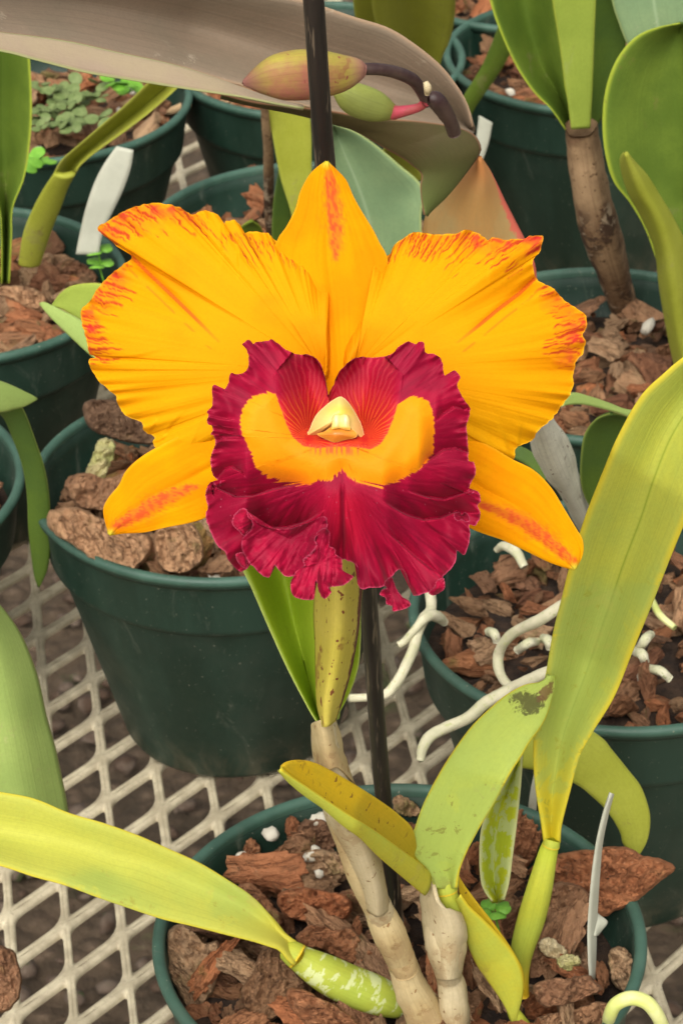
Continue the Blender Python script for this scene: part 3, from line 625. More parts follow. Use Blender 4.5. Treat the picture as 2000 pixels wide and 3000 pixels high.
# the long leaf on the right
tube(orch, 'stem', M_stalk, [(1615, 2468, .888, 23), (1604, 2500, .889, 27), (1580, 2600, .893, 36), (1556, 2690, .90, 39), (1530, 2780, .908, 33), (1526, 2850, .915, 22), (1530, 2920, .92, 18)], N=50, ribs=6, flat=.7, label='yellow-green stalk of the long right leaf')
tube(orch, 'joint', M_stalk, [(1617, 2462, .8872, 24), (1615, 2470, .8872, 25), (1613, 2478, .8875, 26)], N=8)
leaf(orch, 'leaf', M_l3, [[(1594, 2470), (1588, 2423), (1566, 2296), (1562, 2168), (1575, 2092), (1601, 1964), (1620, 1850), (1645, 1747), (1671, 1645), (1716, 1505), (1767, 1378), (1811, 1276), (1875, 1161), (1939, 1097), (2010, 1040), (2120, 980), (2230, 960)],
                          [(1616, 2470), (1612, 2423), (1620, 2296), (1640, 2168), (1668, 2072), (1712, 1950), (1745, 1850), (1780, 1747), (1815, 1640), (1865, 1510), (1905, 1390), (1950, 1280), (2005, 1190), (2060, 1110), (2120, 1060), (2180, 1010), (2250, 970)],
                          [(1638, 2470), (1642, 2420), (1665, 2330), (1695, 2220), (1735, 2145), (1798, 2041), (1850, 1913), (1901, 1786), (1952, 1658), (2000, 1543), (2045, 1430), (2085, 1330), (2130, 1230), (2170, 1160), (2210, 1090), (2240, 1020), (2260, 975)]],
     [(.887, .85, .80, .78), (.891, .862, .812, .79), (.887, .85, .80, .78)], N=100, M=24, th=.0022, wave=.004, label='long broad yellow-green leaf rising to the right edge')
# ------------------------------------------------------------------ flower
def fan(parent, name, outline, ctr, depth, relief, pigment, mat, S=420, R=70, th=.0006, vpow=.8, label=None, jag=0., seed=1):
    O = spline(outline, S, closed=True); 
    if jag:
        t = np.arange(S); n = (fbm(t*.35, 0*t, 3, seed)-.5)*2*jag
        T = np.roll(O, -1, 0)-np.roll(O, 1, 0); T /= np.maximum(np.linalg.norm(T, axis=1, keepdims=True), 1e-9)
        O = O+np.stack([T[:, 1], -T[:, 0]], 1)*n[:, None]
    v = np.linspace(0, 1, R)**vpow; v[0] = .004
    c = np.array(ctr, float)
    XY = c+v[:, None, None]*(O-c)[None]
    x, y = XY[..., 0], XY[..., 1]; edge = (1-v)[:, None]*np.linalg.norm(O-c, axis=1)[None]
    VV = np.broadcast_to(v[:, None], x.shape); TH = np.broadcast_to(np.arctan2(O[:, 1]-c[1], O[:, 0]-c[0])[None], x.shape)
    SS = np.broadcast_to((np.arange(S)/S)[None], x.shape)
    z = relief(x, y, VV, TH, SS, edge)
    col = pigment(x, y, VV, TH, SS, edge, z)
    X = P(x, y, depth-z)
    N = normals(np.concatenate([X, X[:, :1]], 1))[:, :-1]
    A = X; B = X+FW*th+0*N
    Vt = np.vstack([A.reshape(-1, 3), B.reshape(-1, 3)]); nb = R*S
    f = [gridfaces(R, S, 0, True, wrap=True), gridfaces(R, S, nb, False, wrap=True)]
    j = np.arange(S); a = (R-1)*S+j; b = (R-1)*S+(j+1) % S; f.append(np.stack([a, b, b+nb, a+nb], -1))
    uv = np.stack([SS, VV], -1).reshape(-1, 2)
    o = place(name, Vt, np.vstack(f), np.vstack([uv, uv]), np.vstack([col.reshape(-1, 3)]*2), mat, parent)
    if label: o['label'] = label
    return o
def L3(c): return np.array(c, float)
def lerp(a, b, k): return a+(b-a)*k[..., None]
def segdist(x, y, pts):
    p = np.array(pts, float); best = np.full(x.shape, 1e9); sgn = np.zeros(x.shape); tt = np.zeros(x.shape)
    L = np.concatenate([[0], np.cumsum(np.hypot(*np.diff(p, axis=0).T))])
    for i in range(len(p)-1):
        a, b = p[i], p[i+1]; d = b-a; l2 = d@d
        t = np.clip(((x-a[0])*d[0]+(y-a[1])*d[1])/l2, 0, 1); dx = x-(a[0]+t*d[0]); dy = y-(a[1]+t*d[1]); q = np.hypot(dx, dy)
        k = q < best; best = np.where(k, q, best); sgn = np.where(k, np.sign(d[0]*dy-d[1]*dx), sgn); tt = np.where(k, (L[i]+t*np.sqrt(l2))/L[-1], tt)
    return best, sgn, tt
def inside(x, y, poly):
    p = np.array(poly, float); r = np.zeros(x.shape, bool); j = len(p)-1
    for i in range(len(p)):
        xi, yi, xj, yj = p[i][0], p[i][1], p[j][0], p[j][1]
        if yi != yj: r ^= ((yi > y) != (yj > y)) & (x < (xj-xi)*(y-yi)/(yj-yi)+xi)
        j = i
    return r
FD = .737
YEL, ORA = L3((.82, .345, .001)), L3((.80, .285, .001)); RED = L3((.52, .045, .015)); PALE = L3((.88, .48, .02))
M_petal = pig_mat('orange_yellow_petal', .7, .25, bscale=(240, 2.5, 1), bstr=.05, spec=.08)
M_sepal = pig_mat('orange_yellow_sepal', .8, .2, bscale=(90, 2, 1), bstr=.05, spec=.05)
M_lip = pig_mat('crimson_velvet_lip', .62, .10, sheen=.10, stint=(1, .35, .45), bscale=(300, 3, 1), bstr=.04, spec=.15)
M_col = pig_mat('waxy_cream_column', .35, .15, bscale=(20, 2, 1), bstr=.05, spec=.45)

stemA = tube(orch, 'flower', M_g2, [(975, 2100, .812, 20), (985, 1950, .805, 18), (1000, 1750, .795, 17), (1005, 1500, .785, 18), (1000, 1300, .772, 20), (990, 1200, .755, 24), (985, 1150, .742, 20)], N=50, label='orange-yellow flower with a ruffled crimson lip on its green stalk')

LP = [(970, 838), (968, 807), (935, 792), (904, 761), (879, 731), (843, 710), (812, 708), (795, 690), (777, 682), (736, 677), (712, 688), (699, 708), (704, 690), (710, 668), (690, 646), (667, 646), (653, 656), (644, 634), (608, 616), (588, 618), (563, 628), (527, 608), (486, 598), (445, 595), (404, 603), (363, 618), (322, 644), (284, 667), (312, 695), (353, 728), (386, 751), (358, 777), (322, 807), (292, 838), (261, 884), (238, 909), (238, 940), (248, 975), (256, 1006), (262, 1034), (280, 1047), (261, 1053), (269, 1083), (297, 1123), (338, 1159), (348, 1190), (373, 1220), (414, 1238), (419, 1261), (437, 1271), (455, 1282), (447, 1297), (460, 1317), (481, 1343), (506, 1350), (532, 1350), (547, 1361), (578, 1356), (603, 1338), (640, 1315), (720, 1290), (850, 1230), (960, 1130), (975, 1000)]
RP = [(1099, 756), (1105, 735), (1128, 748), (1145, 741), (1153, 720), (1179, 700), (1209, 682), (1245, 682), (1286, 687), (1311, 683), (1337, 682), (1365, 672), (1393, 680), (1413, 692), (1429, 703), (1444, 694), (1480, 701), (1536, 699), (1551, 691), (1587, 690), (1589, 705), (1582, 736), (1564, 756), (1561, 782), (1569, 812), (1587, 828), (1622, 848), (1658, 884), (1689, 902), (1714, 924), (1717, 955), (1707, 981), (1714, 1001), (1707, 1032), (1694, 1050), (1683, 1072), (1677, 1098), (1680, 1129), (1664, 1164), (1639, 1195), (1618, 1226), (1578, 1261), (1557, 1289), (1527, 1305), (1509, 1315), (1504, 1343), (1476, 1345), (1453, 1353), (1453, 1394), (1425, 1402), (1389, 1404), (1310, 1370), (1150, 1260), (1010, 1140), (1000, 1000), (1070, 880)]
def petal(outline, ctr, crease, red, pleats, seed, sgnx, label, phase):
    def relief(x, y, v, th, s, e):
        z = -.009*v**2.2 + .004*np.sin(v*3.0)
        # broad ruffles growing towards the margin, narrow ones right at it
        n = fbm(th*2.6+seed, v*1.2, 3, seed)-.5
        z = z+.0038*v**2.4*n
        z = z+.0012*v**7*np.sin(th*30+phase+7*fbm(th*3, v*2, 2, seed+5)) + .0008*v**12*np.sin(th*88+9*fbm(th*6, v, 2, seed+15))
        z = z+.00014*sstep(.2, .8, v)*(fbm(th*16, v*1.6, 3, seed+9)-.5)*2
        d, sg, t = segdist(x, y, crease)
        z = z-.0016*np.exp(-(d/11)**2)*sstep(1.0, .25, t) - .0022*np.exp(-(d/70)**2)*sstep(1.1, .1, t)
        for pl, amp, wdt in pleats:
            d, sg, t = segdist(x, y, pl)
            z = z+.30*amp*np.where(sg > 0, np.exp(-d/wdt), 1-sstep(0, 9, d))*sstep(0, .8, t)
        return z
    def pig(x, y, v, th, s, e, z):
        n = fbm(x/130., y/130., 4, seed+2)
        c = lerp(YEL, ORA, sstep(.35, .65, n*.6+.4*sstep(760, 1130, (x if sgnx < 0 else 2010-x)+40*n)))
        c = lerp(c, L3((.80, .39, .002)), .8*sstep(1060, 1320, y))
        g = fbm(th*34, v*2.2, 3, seed+4); c = lerp(c, c*L3((.96, .88, .8)), .4*sstep(.5, .75, g)*sstep(.25, .8, v))
        # red veins: forking lines that run out to the margin
        wob = fbm(x/34., y/34., 3, seed+7)
        k = np.abs(((th*24+wob*1.1) % 1)-.5)*2; k2 = np.abs(((th*48+wob*2.0+.3) % 1)-.5)*2
        vs = .56+.30*fbm(th*19, 0*th, 2, seed+31)
        lines = np.maximum((1-sstep(.06, .30, k))*sstep(vs-.06, vs+.05, v), .9*(1-sstep(.10, .36, k2))*sstep(vs+.10, vs+.2, v))
        brk = sstep(.30, .50, fbm(th*22, v*9, 3, seed+8))
        tot = 0
        for (cx, cy, rx, ry, ang, st) in red:
            ca, sa = math.cos(ang), math.sin(ang); X = ((x-cx)*ca+(y-cy)*sa)/rx; Y = (-(x-cx)*sa+(y-cy)*ca)/ry
            q = X*X+Y*Y+1.1*(fbm(x/36., y/36., 3, seed+3)-.5); m_ = st*sstep(1.15, .15, q); tot = np.maximum(tot, m_)
        c = lerp(c, L3((.84, .20, .010)), np.clip(.6*sstep(.35, 1.0, tot)*sstep(.82, .97, v+.12*(fbm(x/17., y/17., 3, seed+12)-.5)), 0, .7))
        c = lerp(c, L3((.48, .035, .012)), np.clip(lines*brk*sstep(.12, .5, tot)*1.2, 0, .9))
        c = lerp(c, L3((.62, .02, .03)), np.clip(.75*sstep(.75, 1.0, tot)*sstep(.90, .985, v)*sstep(.45, .6, fbm(x/24., y/24., 2, seed+22)), 0, .8))
        d, sg, t = segdist(x, y, crease); c = lerp(c, L3((.60, .07, .012)), np.clip((1-sstep(2, 7, d))*sstep(1.02, .60, t)*1.3, 0, .95))
        c = lerp(c, L3((.72, .22, .008)), np.clip((1-sstep(1, 5, d))*.5*sstep(1.6, .9, t), 0, .5))
        d2, _, t2 = segdist(x, y, [(p[0]-18*sgnx*-1, p[1]+26) for p in crease]); c = lerp(c, L3((.66, .16, .01)), (1-sstep(1, 5, d2))*.55*sstep(.5, .62, fbm(x/20., y/20., 2, 3)+.12))
        c = lerp(c, PALE, .65*(1-sstep(1.5, 6, e)))  # thin edge highlight painted into the margin colour
        return c
    return fan(stemA, 'petal', outline, ctr, FD, relief, pig, M_petal, 640, 110, label=label, jag=3.2, seed=seed)
petal(LP, (945, 1085), [(386, 751), (430, 795), (500, 862), (570, 930), (640, 1000)],
      [(430, 640, 190, 62, 0.02, 1.), (560, 660, 60, 60, 0, .9), (330, 680, 60, 40, .6, .9), (262, 960, 62, 96, 0, 1.), (320, 860, 70, 110, .5, .85), (300, 1030, 60, 50, 0, .6), (700, 740, 150, 60, .2, .55), (620, 760, 40, 40, 0, .8), (850, 760, 90, 40, .6, .35)],
      [([(600, 1190), (560, 1300), (530, 1350)], .0016, 20), ([(465, 1180), (450, 1240), (430, 1270)], .002, 16), ([(560, 1180), (500, 1240), (470, 1290)], .0022, 22), ([(640, 1200), (620, 1280), (600, 1330)], .0012, 16), ([(700, 850), (702, 770), (699, 710)], .0022, 22), ([(640, 820), (655, 740), (654, 660)], .0028, 26), ([(520, 1010), (400, 1040), (275, 1048)], .0022, 26)],
      3, -1, 'left petal, broad and ruffled with red-veined upper lobe', .5)
petal(RP, (1035, 1085), [(1569, 812), (1520, 860), (1460, 905), (1400, 955), (1340, 1003)],
      [(1500, 715, 110, 50, 0, 1.), (1560, 710, 50, 40, 0, 1.), (1390, 720, 80, 70, 0, 1.), (1270, 715, 140, 60, 0, .7), (1120, 750, 50, 30, 0, .6), (1680, 960, 62, 70, .2, 1.), (1640, 900, 90, 50, .6, .8), (1650, 1040, 70, 45, .6, .95), (1320, 790, 30, 30, 0, .8), (1480, 780, 50, 50, 0, .7)],
      [([(1420, 1180), (1470, 1270), (1490, 1340)], .0022, 22), ([(1400, 1220), (1440, 1320), (1453, 1390)], .002, 18), ([(1490, 1180), (1520, 1250), (1515, 1310)], .0018, 20), ([(1560, 1020), (1620, 1055), (1683, 1072)], .002, 24), ([(1580, 1060), (1630, 1090), (1678, 1100)], .0014, 14), ([(1430, 850), (1440, 770), (1430, 705)], .0022, 24), ([(1360, 800), (1325, 740), (1312, 686)], .0016, 20)],
      8, 1, 'right petal, broad and ruffled with red-veined outer tips', 2.)
def sepal(rails, streak, dep, label, seed, w=16, gt=None):
    N, M = 110, 60; A, B = spline(rails[0], N), spline(rails[1], N); u = np.linspace(0, 1, M)
    XY = A[:, None]*(1-u)[None, :, None]+B[:, None]*u[None, :, None]; x, y = XY[..., 0], XY[..., 1]
    vv, uu = np.meshgrid(np.linspace(0, 1, N), u, indexing='ij')
    z = .0012*np.sin(np.pi*uu)-.0008*np.exp(-((uu-.5)/.05)**2)*np.sin(vv*3.1)+.0009*(fbm(uu*7, vv*2, 3, seed)-.5)-.004*(1-vv)**2
    d = np.interp(vv, [0, 1], dep)-z
    X = P(x, y, d)
    n = fbm(x/110., y/110., 3, seed); c = lerp(YEL, ORA, sstep(.3, .7, n)) if seed != 31 else lerp(L3((.82, .30, .001)), L3((.80, .25, .001)), sstep(.3, .7, n))
    g = fbm(uu*42, vv*3, 3, seed+3); c = lerp(c, c*L3((.93, .8, .7)), .4*sstep(.5, .75, g))
    dd, _, t = segdist(x, y, streak); jit = fbm(x/9., y/9., 3, seed+5); wid = w*(.5+.9*np.sin(np.pi*np.clip(t*.9+.1, 0, 1)))
    hairs = sstep(.45, .62, fbm((x-y*.2)/5., (y+x*.5)/16., 3, seed+6))
    k = sstep(1.25, .3, dd/wid+.9*(jit-.5))*sstep(0, .12, 1-t+.12)
    c = lerp(c, L3((.56, .020, .030)), np.clip(1.25*k*(.35+.65*hairs), 0, .95))
    c = lerp(c, L3((.75, .16, .01)), np.clip(.5*sstep(2.2, .8, dd/wid+1.5*(jit-.5))*hairs, 0, .5))
    e = np.minimum(uu, 1-uu)*np.linalg.norm(A-B, axis=1)[:, None]; c = lerp(c, PALE, .6*(1-sstep(1.5, 6, e)))  # sepal margins get the same painted edge highlight
    tp = np.hypot(x-A[0, 0], y-A[0, 1]); c = lerp(c, L3((.58, .56, .05)), .8*(1-sstep(4, gt or 26, tp)))
    V, F, UV, CC = shell('sepal', X, .0008, np.stack([uu, vv], -1), c)
    o = place('sepal', V, F, UV, CC, M_sepal, stemA); o['label'] = label
sepal([[(956, 474), (938, 484), (908, 510), (880, 560), (865, 612), (838, 665), (813, 702), (790, 780), (820, 900), (880, 1050), (930, 1210)], [(958, 474), (984, 496), (1014, 528), (1035, 575), (1060, 620), (1092, 672), (1112, 712), (1135, 760), (1140, 860), (1100, 1050), (1050, 1210)]],
      [(962, 510), (972, 560), (978, 620), (984, 680), (982, 760)], (.742, .738), 'top sepal, pointed with a red streak at its tip', 31, 17)
sepal([[(320, 1565), (303, 1501), (315, 1463), (348, 1422), (368, 1382), (404, 1346), (470, 1305), (600, 1245), (750, 1200), (900, 1170)], [(322, 1567), (363, 1563), (424, 1560), (486, 1546), (557, 1532), (610, 1514), (700, 1465), (800, 1400), (860, 1350), (930, 1270)]],
      [(345, 1535), (380, 1518), (430, 1490), (480, 1462), (530, 1440), (575, 1425)], (.742, .738), 'lower left sepal with a red streak', 33, 17)
sepal([[(1685, 1666), (1706, 1625), (1706, 1583), (1685, 1545), (1654, 1494), (1613, 1428), (1562, 1377), (1500, 1345), (1400, 1290), (1200, 1210), (1050, 1170)], [(1683, 1668), (1650, 1662), (1606, 1647), (1542, 1616), (1472, 1583), (1383, 1551), (1300, 1500), (1220, 1440), (1150, 1370), (1090, 1320), (1040, 1270)]],
      [(1675, 1640), (1640, 1612), (1590, 1570), (1530, 1530), (1470, 1500), (1400, 1475)], (.742, .738), 'lower right sepal with a red streak', 35, 16)

LIP = [(958, 1160), (956, 1130), (947, 1085), (936, 1062), (922, 1047), (899, 1038), (880, 1040), (857, 1034), (835, 1023), (818, 1009), (798, 995), (784, 998), (768, 1001), (751, 1003), (740, 1008), (731, 996), (720, 999), (710, 1009), (720, 1020), (727, 1037), (728, 1059), (726, 1079), (712, 1094), (695, 1096), (678, 1093), (672, 1104), (671, 1118), (658, 1141), (644, 1138), (627, 1128), (620, 1144), (623, 1172), (620, 1191), (606, 1205), (612, 1217), (606, 1231), (611, 1243), (620, 1245), (623, 1261), (618, 1273), (627, 1277), (632, 1301), (622, 1323), (618, 1343), (618, 1367), (625, 1392), (636, 1403), (644, 1408), (638, 1428), (620, 1412), (605, 1431), (603, 1454), (609, 1485), (602, 1513), (611, 1541), (620, 1563), (636, 1597), (661, 1619), (664, 1633), (681, 1656), (703, 1674), (723, 1667), (730, 1650), (756, 1673), (773, 1687), (790, 1688), (796, 1667), (804, 1654), (818, 1670), (838, 1687), (863, 1684), (880, 1670), (900, 1690), (930, 1700), (960, 1690), (985, 1660), (1003, 1640), (1035, 1650), (1047, 1662), (1049, 1687), (1047, 1711), (1061, 1726), (1082, 1723), (1113, 1722), (1128, 1712), (1140, 1700), (1148, 1688), (1159, 1674), (1174, 1667), (1187, 1675), (1196, 1700), (1203, 1725), (1208, 1742), (1222, 1744), (1254, 1736), (1266, 1743), (1284, 1733), (1301, 1717), (1300, 1699), (1299, 1688), (1321, 1665), (1335, 1638), (1338, 1612), (1358, 1627), (1369, 1604), (1376, 1564), (1374, 1536), (1393, 1540), (1407, 1506), (1398, 1479), (1408, 1469), (1399, 1439), (1382, 1445), (1375, 1449), (1376, 1417), (1392, 1390), (1387, 1356), (1372, 1350), (1371, 1307), (1368, 1282), (1366, 1246), (1373, 1225), (1376, 1195), (1358, 1169), (1338, 1129), (1348, 1103), (1328, 1085), (1312, 1103), (1299, 1093), (1294, 1057), (1277, 1039), (1246, 1032), (1241, 1004), (1226, 1001), (1220, 1009), (1195, 1001), (1169, 1014), (1154, 1032), (1134, 1042), (1088, 1047), (1047, 1047), (1021, 1062), (991, 1093), (976, 1129)]
PATCH = [(807, 1154), (785, 1150), (761, 1152), (731, 1169), (710, 1200), (703, 1236), (710, 1277), (736, 1322), (751, 1373), (787, 1399), (838, 1414), (909, 1422), (930, 1409), (965, 1408), (985, 1392), (1001, 1375), (1018, 1395), (1052, 1412), (1118, 1424), (1149, 1414), (1215, 1384), (1246, 1358), (1266, 1327), (1271, 1276), (1269, 1215), (1256, 1180), (1236, 1162), (1200, 1159), (1174, 1177), (1164, 1185), (1154, 1220), (1134, 1271), (1113, 1302), (1083, 1317), (1042, 1310), (985, 1308), (930, 1313), (889, 1307), (858, 1282), (838, 1241), (822, 1195)]
UTHROAT = [(800, 1100), (807, 1154), (822, 1195), (838, 1241), (858, 1282), (889, 1307), (930, 1313), (985, 1310), (1042, 1310), (1083, 1317), (1113, 1302), (1134, 1271), (1154, 1220), (1164, 1185), (1174, 1160), (1180, 1100)]
THR = UTHROAT+[(1120, 1035), (1047, 1047), (1021, 1062), (991, 1093), (958, 1160), (947, 1085), (922, 1047), (860, 1030)]
SAW = [([(634, 1432), (690, 1458), (740, 1457), (800, 1437), (860, 1424), (920, 1425)], .0060, 60), ([(720, 1497), (745, 1528), (790, 1548), (840, 1549), (900, 1530), (955, 1495)], .0075, 75),
       ([(1190, 1440), (1250, 1460), (1300, 1466), (1345, 1452), (1395, 1436)], .0050, 55), ([(1120, 1470), (1150, 1490), (1190, 1512), (1240, 1527), (1290, 1521), (1335, 1503)], .0065, 65),
       ([(1130, 1560), (1165, 1590), (1220, 1640), (1260, 1668), (1300, 1690)], .0035, 45), ([(640, 1402), (660, 1378), (680, 1372), (705, 1385), (722, 1405)], .004, 30),
       ([(1225, 1385), (1255, 1352), (1300, 1322), (1335, 1318), (1372, 1330)], .0045, 50), ([(632, 1300), (655, 1284), (690, 1280), (702, 1284)], .003, 34), ([(612, 1222), (640, 1228), (668, 1232), (690, 1226)], .002, 22), ([(625, 1262), (650, 1264), (672, 1270), (700, 1268)], .0022, 18), ([(1275, 1240), (1300, 1215), (1330, 1196), (1350, 1200)], .003, 26), ([(606, 1440), (618, 1425), (630, 1440), (628, 1462)], .003, 16)]
CR1, CR2, CRD = L3((.25, .0015, .024)), L3((.32, .0015, .028)), L3((.135, .001, .014))
def lip_relief(x, y, v, th, s, e):
    dp, _, _ = segdist(x, y, PATCH+PATCH[:1]); ip = inside(x, y, PATCH); it = inside(x, y, THR)
    du, _, _ = segdist(x, y, UTHROAT)
    z = np.zeros(x.shape)
    z = z-.013*sstep(0, 110, np.where(it, du, 0))                                  # the throat runs back
    z = z+.0016*np.where(ip, np.sin(np.clip(dp/48, 0, 1)*1.57), 0)                # swollen yellow cushion
    out = np.where(~ip & ~it, dp, 0)
    low = sstep(1380, 1520, y)
    z = z-(.003+.005*low)*sstep(0, 260, out)*1.0
    z = z+.0024*sstep(.5, 1, v)**2*(np.sin(th*11+9*fbm(th*3, v*2, 2, 2))*(.6+low)) + .0008*sstep(.84, 1, v)**2*np.sin(th*47+9*fbm(th*5, v, 2, 7))+.0004*sstep(.93, 1, v)*np.sin(th*101+6*fbm(th*9, v, 2, 17))
    z = z+.0044*low*sstep(.2, .9, v)*(fbm(th*5.5, v*1.3, 3, 4)-.5)*2
    z = z+.00018*sstep(0, 40, out)*sstep(.15, .6, v)*(fbm(np.arctan2(y-1395, x-992)*26, v*2, 3, 5)-.5)*2
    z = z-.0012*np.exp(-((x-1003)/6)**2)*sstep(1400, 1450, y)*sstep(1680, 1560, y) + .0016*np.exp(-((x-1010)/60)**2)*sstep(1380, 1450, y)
    for pl, amp, wdt in SAW:
        d, sg, t = segdist(x, y, pl); up = y < np.interp(x, *np.array(sorted(pl)).T) 
        en = sstep(0, .18, t)*sstep(1, .75, t)+.0
        xa, xb = min(p_[0] for p_ in pl), max(p_[0] for p_ in pl); wx = sstep(xa-2, xa+(xb-xa)*.25, x)*sstep(xb+2, xb-(xb-xa)*.35, x)
        if xa < 660: wx = sstep(xb+2, xb-(xb-xa)*.35, x)
        if xb > 1330: wx = sstep(xa-2, xa+(xb-xa)*.3, x)
        z = z-1.5*amp*np.where(up, np.exp(-d/wdt)*sstep(0, 6, d), 0)*wx
    return z
def lip_pig(x, y, v, th, s, e, z):
    ip = inside(x, y, PATCH); it = inside(x, y, THR); dp, _, _ = segdist(x, y, PATCH+PATCH[:1])
    tq = np.arctan2(y-1395, x-992); low_ = sstep(1380, 1440, y)
    th = np.where(low_ > .5, tq, th)
    n = fbm(x/70., y/70., 4, 51); fib = fbm(th*36, v*2.4, 4, 52); fine = fbm(th*110, v*5, 3, 58)
    c = lerp(CR1, CR2, sstep(.35, .65, n)); c = lerp(c, CRD, .30*sstep(.48, .72, fib)); c = lerp(c, L3((.46, .03, .07)), .22*sstep(.60, .8, fine))
    c = lerp(c, L3((.42, .002, .022)), .75*np.exp(-((x-1015)/70)**2)*sstep(1400, 1480, y)*sstep(1680, 1560, y))
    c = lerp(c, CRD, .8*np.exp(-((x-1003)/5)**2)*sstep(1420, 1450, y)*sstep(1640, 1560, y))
    low = sstep(1500, 1620, y); c = lerp(c, CRD*L3((.8, 1, 1)), .4*low*sstep(.5, .7, fbm(th*60, v*2, 3, 53)))
    # throat: red walls with orange lines drawn up from the two pits
    for cx, sg in ((905, -1), (1066, 1)):
        a = np.arctan2(y-1285, x-cx); r = np.hypot(x-cx, y-1285)
        side = (x < 985) if sg < 0 else (x >= 985)
        tc = lerp(L3((.44, .006, .020)), L3((.50, .016, .010)), sstep(170, 50, r)); tc = lerp(tc, L3((.36, .004, .034)), .8*sstep(110, 230, r))
        ln = np.abs(((a*7.5+1.3*fbm(r/60., a*2, 2, 60)) % 1)-.5)*2
        tc = lerp(tc, L3((.80, .17, .02)), .65*(1-sstep(.10, .34, ln))*sstep(170, 60, r)*sstep(4, 20, r))
        tc = lerp(tc, L3((.62, .06, .08)), .4*(1-sstep(.1, .5, np.abs(((a*13+2*n) % 1)-.5)*2))*sstep(60, 150, r))
        blend = sstep(0, 40, np.where(it, segdist(x, y, [(800, 1030), (800, 1100), (807, 1150)] if sg < 0 else [(1180, 1030), (1178, 1100), (1174, 1160)])[0], 0))
        c = np.where((it & side)[..., None], lerp(c, tc, blend), c)
    # yellow cushion with a feathered edge
    sdv = np.where(ip, dp, -dp); du, _, _ = segdist(x, y, UTHROAT)
    inner = du < dp+2
    jag = np.where(inner, 2., 8.)*(fbm(th*44, v*3, 3, 55)-.5)*2*np.where(y > 1385, 1.6, .8)
    k = sstep(-2.5, 2.5, sdv+jag)
    yc = lerp(L3((.88, .25, .001)), L3((.86, .29, .001)), sstep(900, 720, x)+sstep(1130, 1250, x)*.8); yc = lerp(yc, L3((.86, .20, .002)), .8*np.exp(-((x-985)/90)**2)*sstep(1380, 1310, y))
    c = lerp(c, yc, k)
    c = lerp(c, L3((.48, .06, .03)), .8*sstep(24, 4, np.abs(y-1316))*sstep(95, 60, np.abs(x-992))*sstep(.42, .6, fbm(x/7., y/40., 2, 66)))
    c = lerp(c, L3((.52, .06, .13)), .55*(1-sstep(1.0, 5.0, e))*sstep(1180, 1300, y)+.25*(1-sstep(1, 5, e)))
    sp = fbm(x/3.2, y/3.2, 2, 70); c = lerp(c, L3((.75, .3, .4)), .5*sstep(.90, .93, sp)*sstep(1410, 1430, y)*sstep(1560, 1480, y))
    return c
lip = fan(stemA, 'lip', LIP, (985, 1290), .708, lip_relief, lip_pig, M_lip, 980, 190, th=.0005, vpow=.85, jag=2.0, seed=4, label='ruffled crimson lip with a yellow-orange centre')
def flap(outline, ctr, depth, base, amp, seed, label, rise=.004, dark=0., R=40, freq=14):
    def rel(x, y, v, th, s, e):
        t2 = np.arctan2(y-1395, x-992); rr = np.hypot(x-992, y-1395)/300.
        return rise*v**1.5+amp*.9*sstep(.2, 1, v)*np.sin(t2*freq*1.3+2.5*fbm(x/40., y/40., 2, seed)+seed)+amp*.35*sstep(.75, 1, v)*np.sin(th*23+6*fbm(th*4, v, 2, seed))+.0017*sstep(.1, .8, v)*(fbm(x/46., y/46., 3, seed)-.5)*2+.0008*(fbm(t2*30, rr*2, 3, seed+4)-.5)
    def pg(x, y, v, th, s, e, z):
        th = np.arctan2(y-1395, x-992); v_ = np.hypot(x-992, y-1395)/200.
        n = fbm(x/50., y/50., 3, seed); fib = fbm(th*30, v_*2.5, 3, seed+1)
        c = lerp(CR1, L3((.36, .003, .034)), sstep(.35, .65, n)); c = lerp(c, CRD, (.25+dark)*sstep(.45, .7, fib)); c = lerp(c, L3((.46, .04, .08)), .25*sstep(.58, .78, fbm(th*50, v*3, 3, seed+2)))
        return lerp(c, L3((.60, .10, .18)), .55*(1-sstep(1.0, 4.4, e)))
    return fan(stemA, 'lip_ruffle', outline, ctr, depth, rel, pg, M_lip, 300, R, th=.0005, vpow=.8, jag=1.6, seed=seed, label=label)
flap([(722, 1495), (745, 1524), (790, 1547), (850, 1547), (905, 1530), (950, 1512), (958, 1545), (925, 1575), (927, 1600), (911, 1622), (888, 1642), (891, 1659), (863, 1686), (838, 1689), (818, 1672), (804, 1656), (797, 1670), (790, 1690), (773, 1689), (756, 1675), (742, 1660), (728, 1647), (714, 1622), (707, 1598), (712, 1575), (734, 1552), (739, 1530), (727, 1514)], (850, 1580), .707, 0, .0014, 41, 'broad front ruffle low on the left of the lip', rise=.0035)
flap([(953, 1546), (933, 1556), (921, 1574), (928, 1597), (911, 1622), (888, 1642), (891, 1659), (871, 1670), (855, 1697), (850, 1718), (857, 1743), (877, 1755), (916, 1757), (919, 1735), (926, 1700), (935, 1735), (950, 1754), (970, 1736), (962, 1722), (1000, 1716), (1015, 1709), (1034, 1690), (1012, 1676), (1003, 1668), (1003, 1645), (999, 1634), (984, 1625), (981, 1608), (964, 1596), (966, 1562)], (938, 1650), .703, 0, .0020, 43, 'narrow folded ruffle hanging at the bottom of the lip', rise=.003, dark=.15)
flap([(707, 1490), (722, 1492), (730, 1508), (741, 1524), (739, 1545), (722, 1562), (714, 1570), (698, 1555), (681, 1536), (684, 1512), (696, 1498)], (710, 1530), .702, 0, .0006, 45, 'small curled ruffle on the left', rise=-.003, dark=.3, R=20)
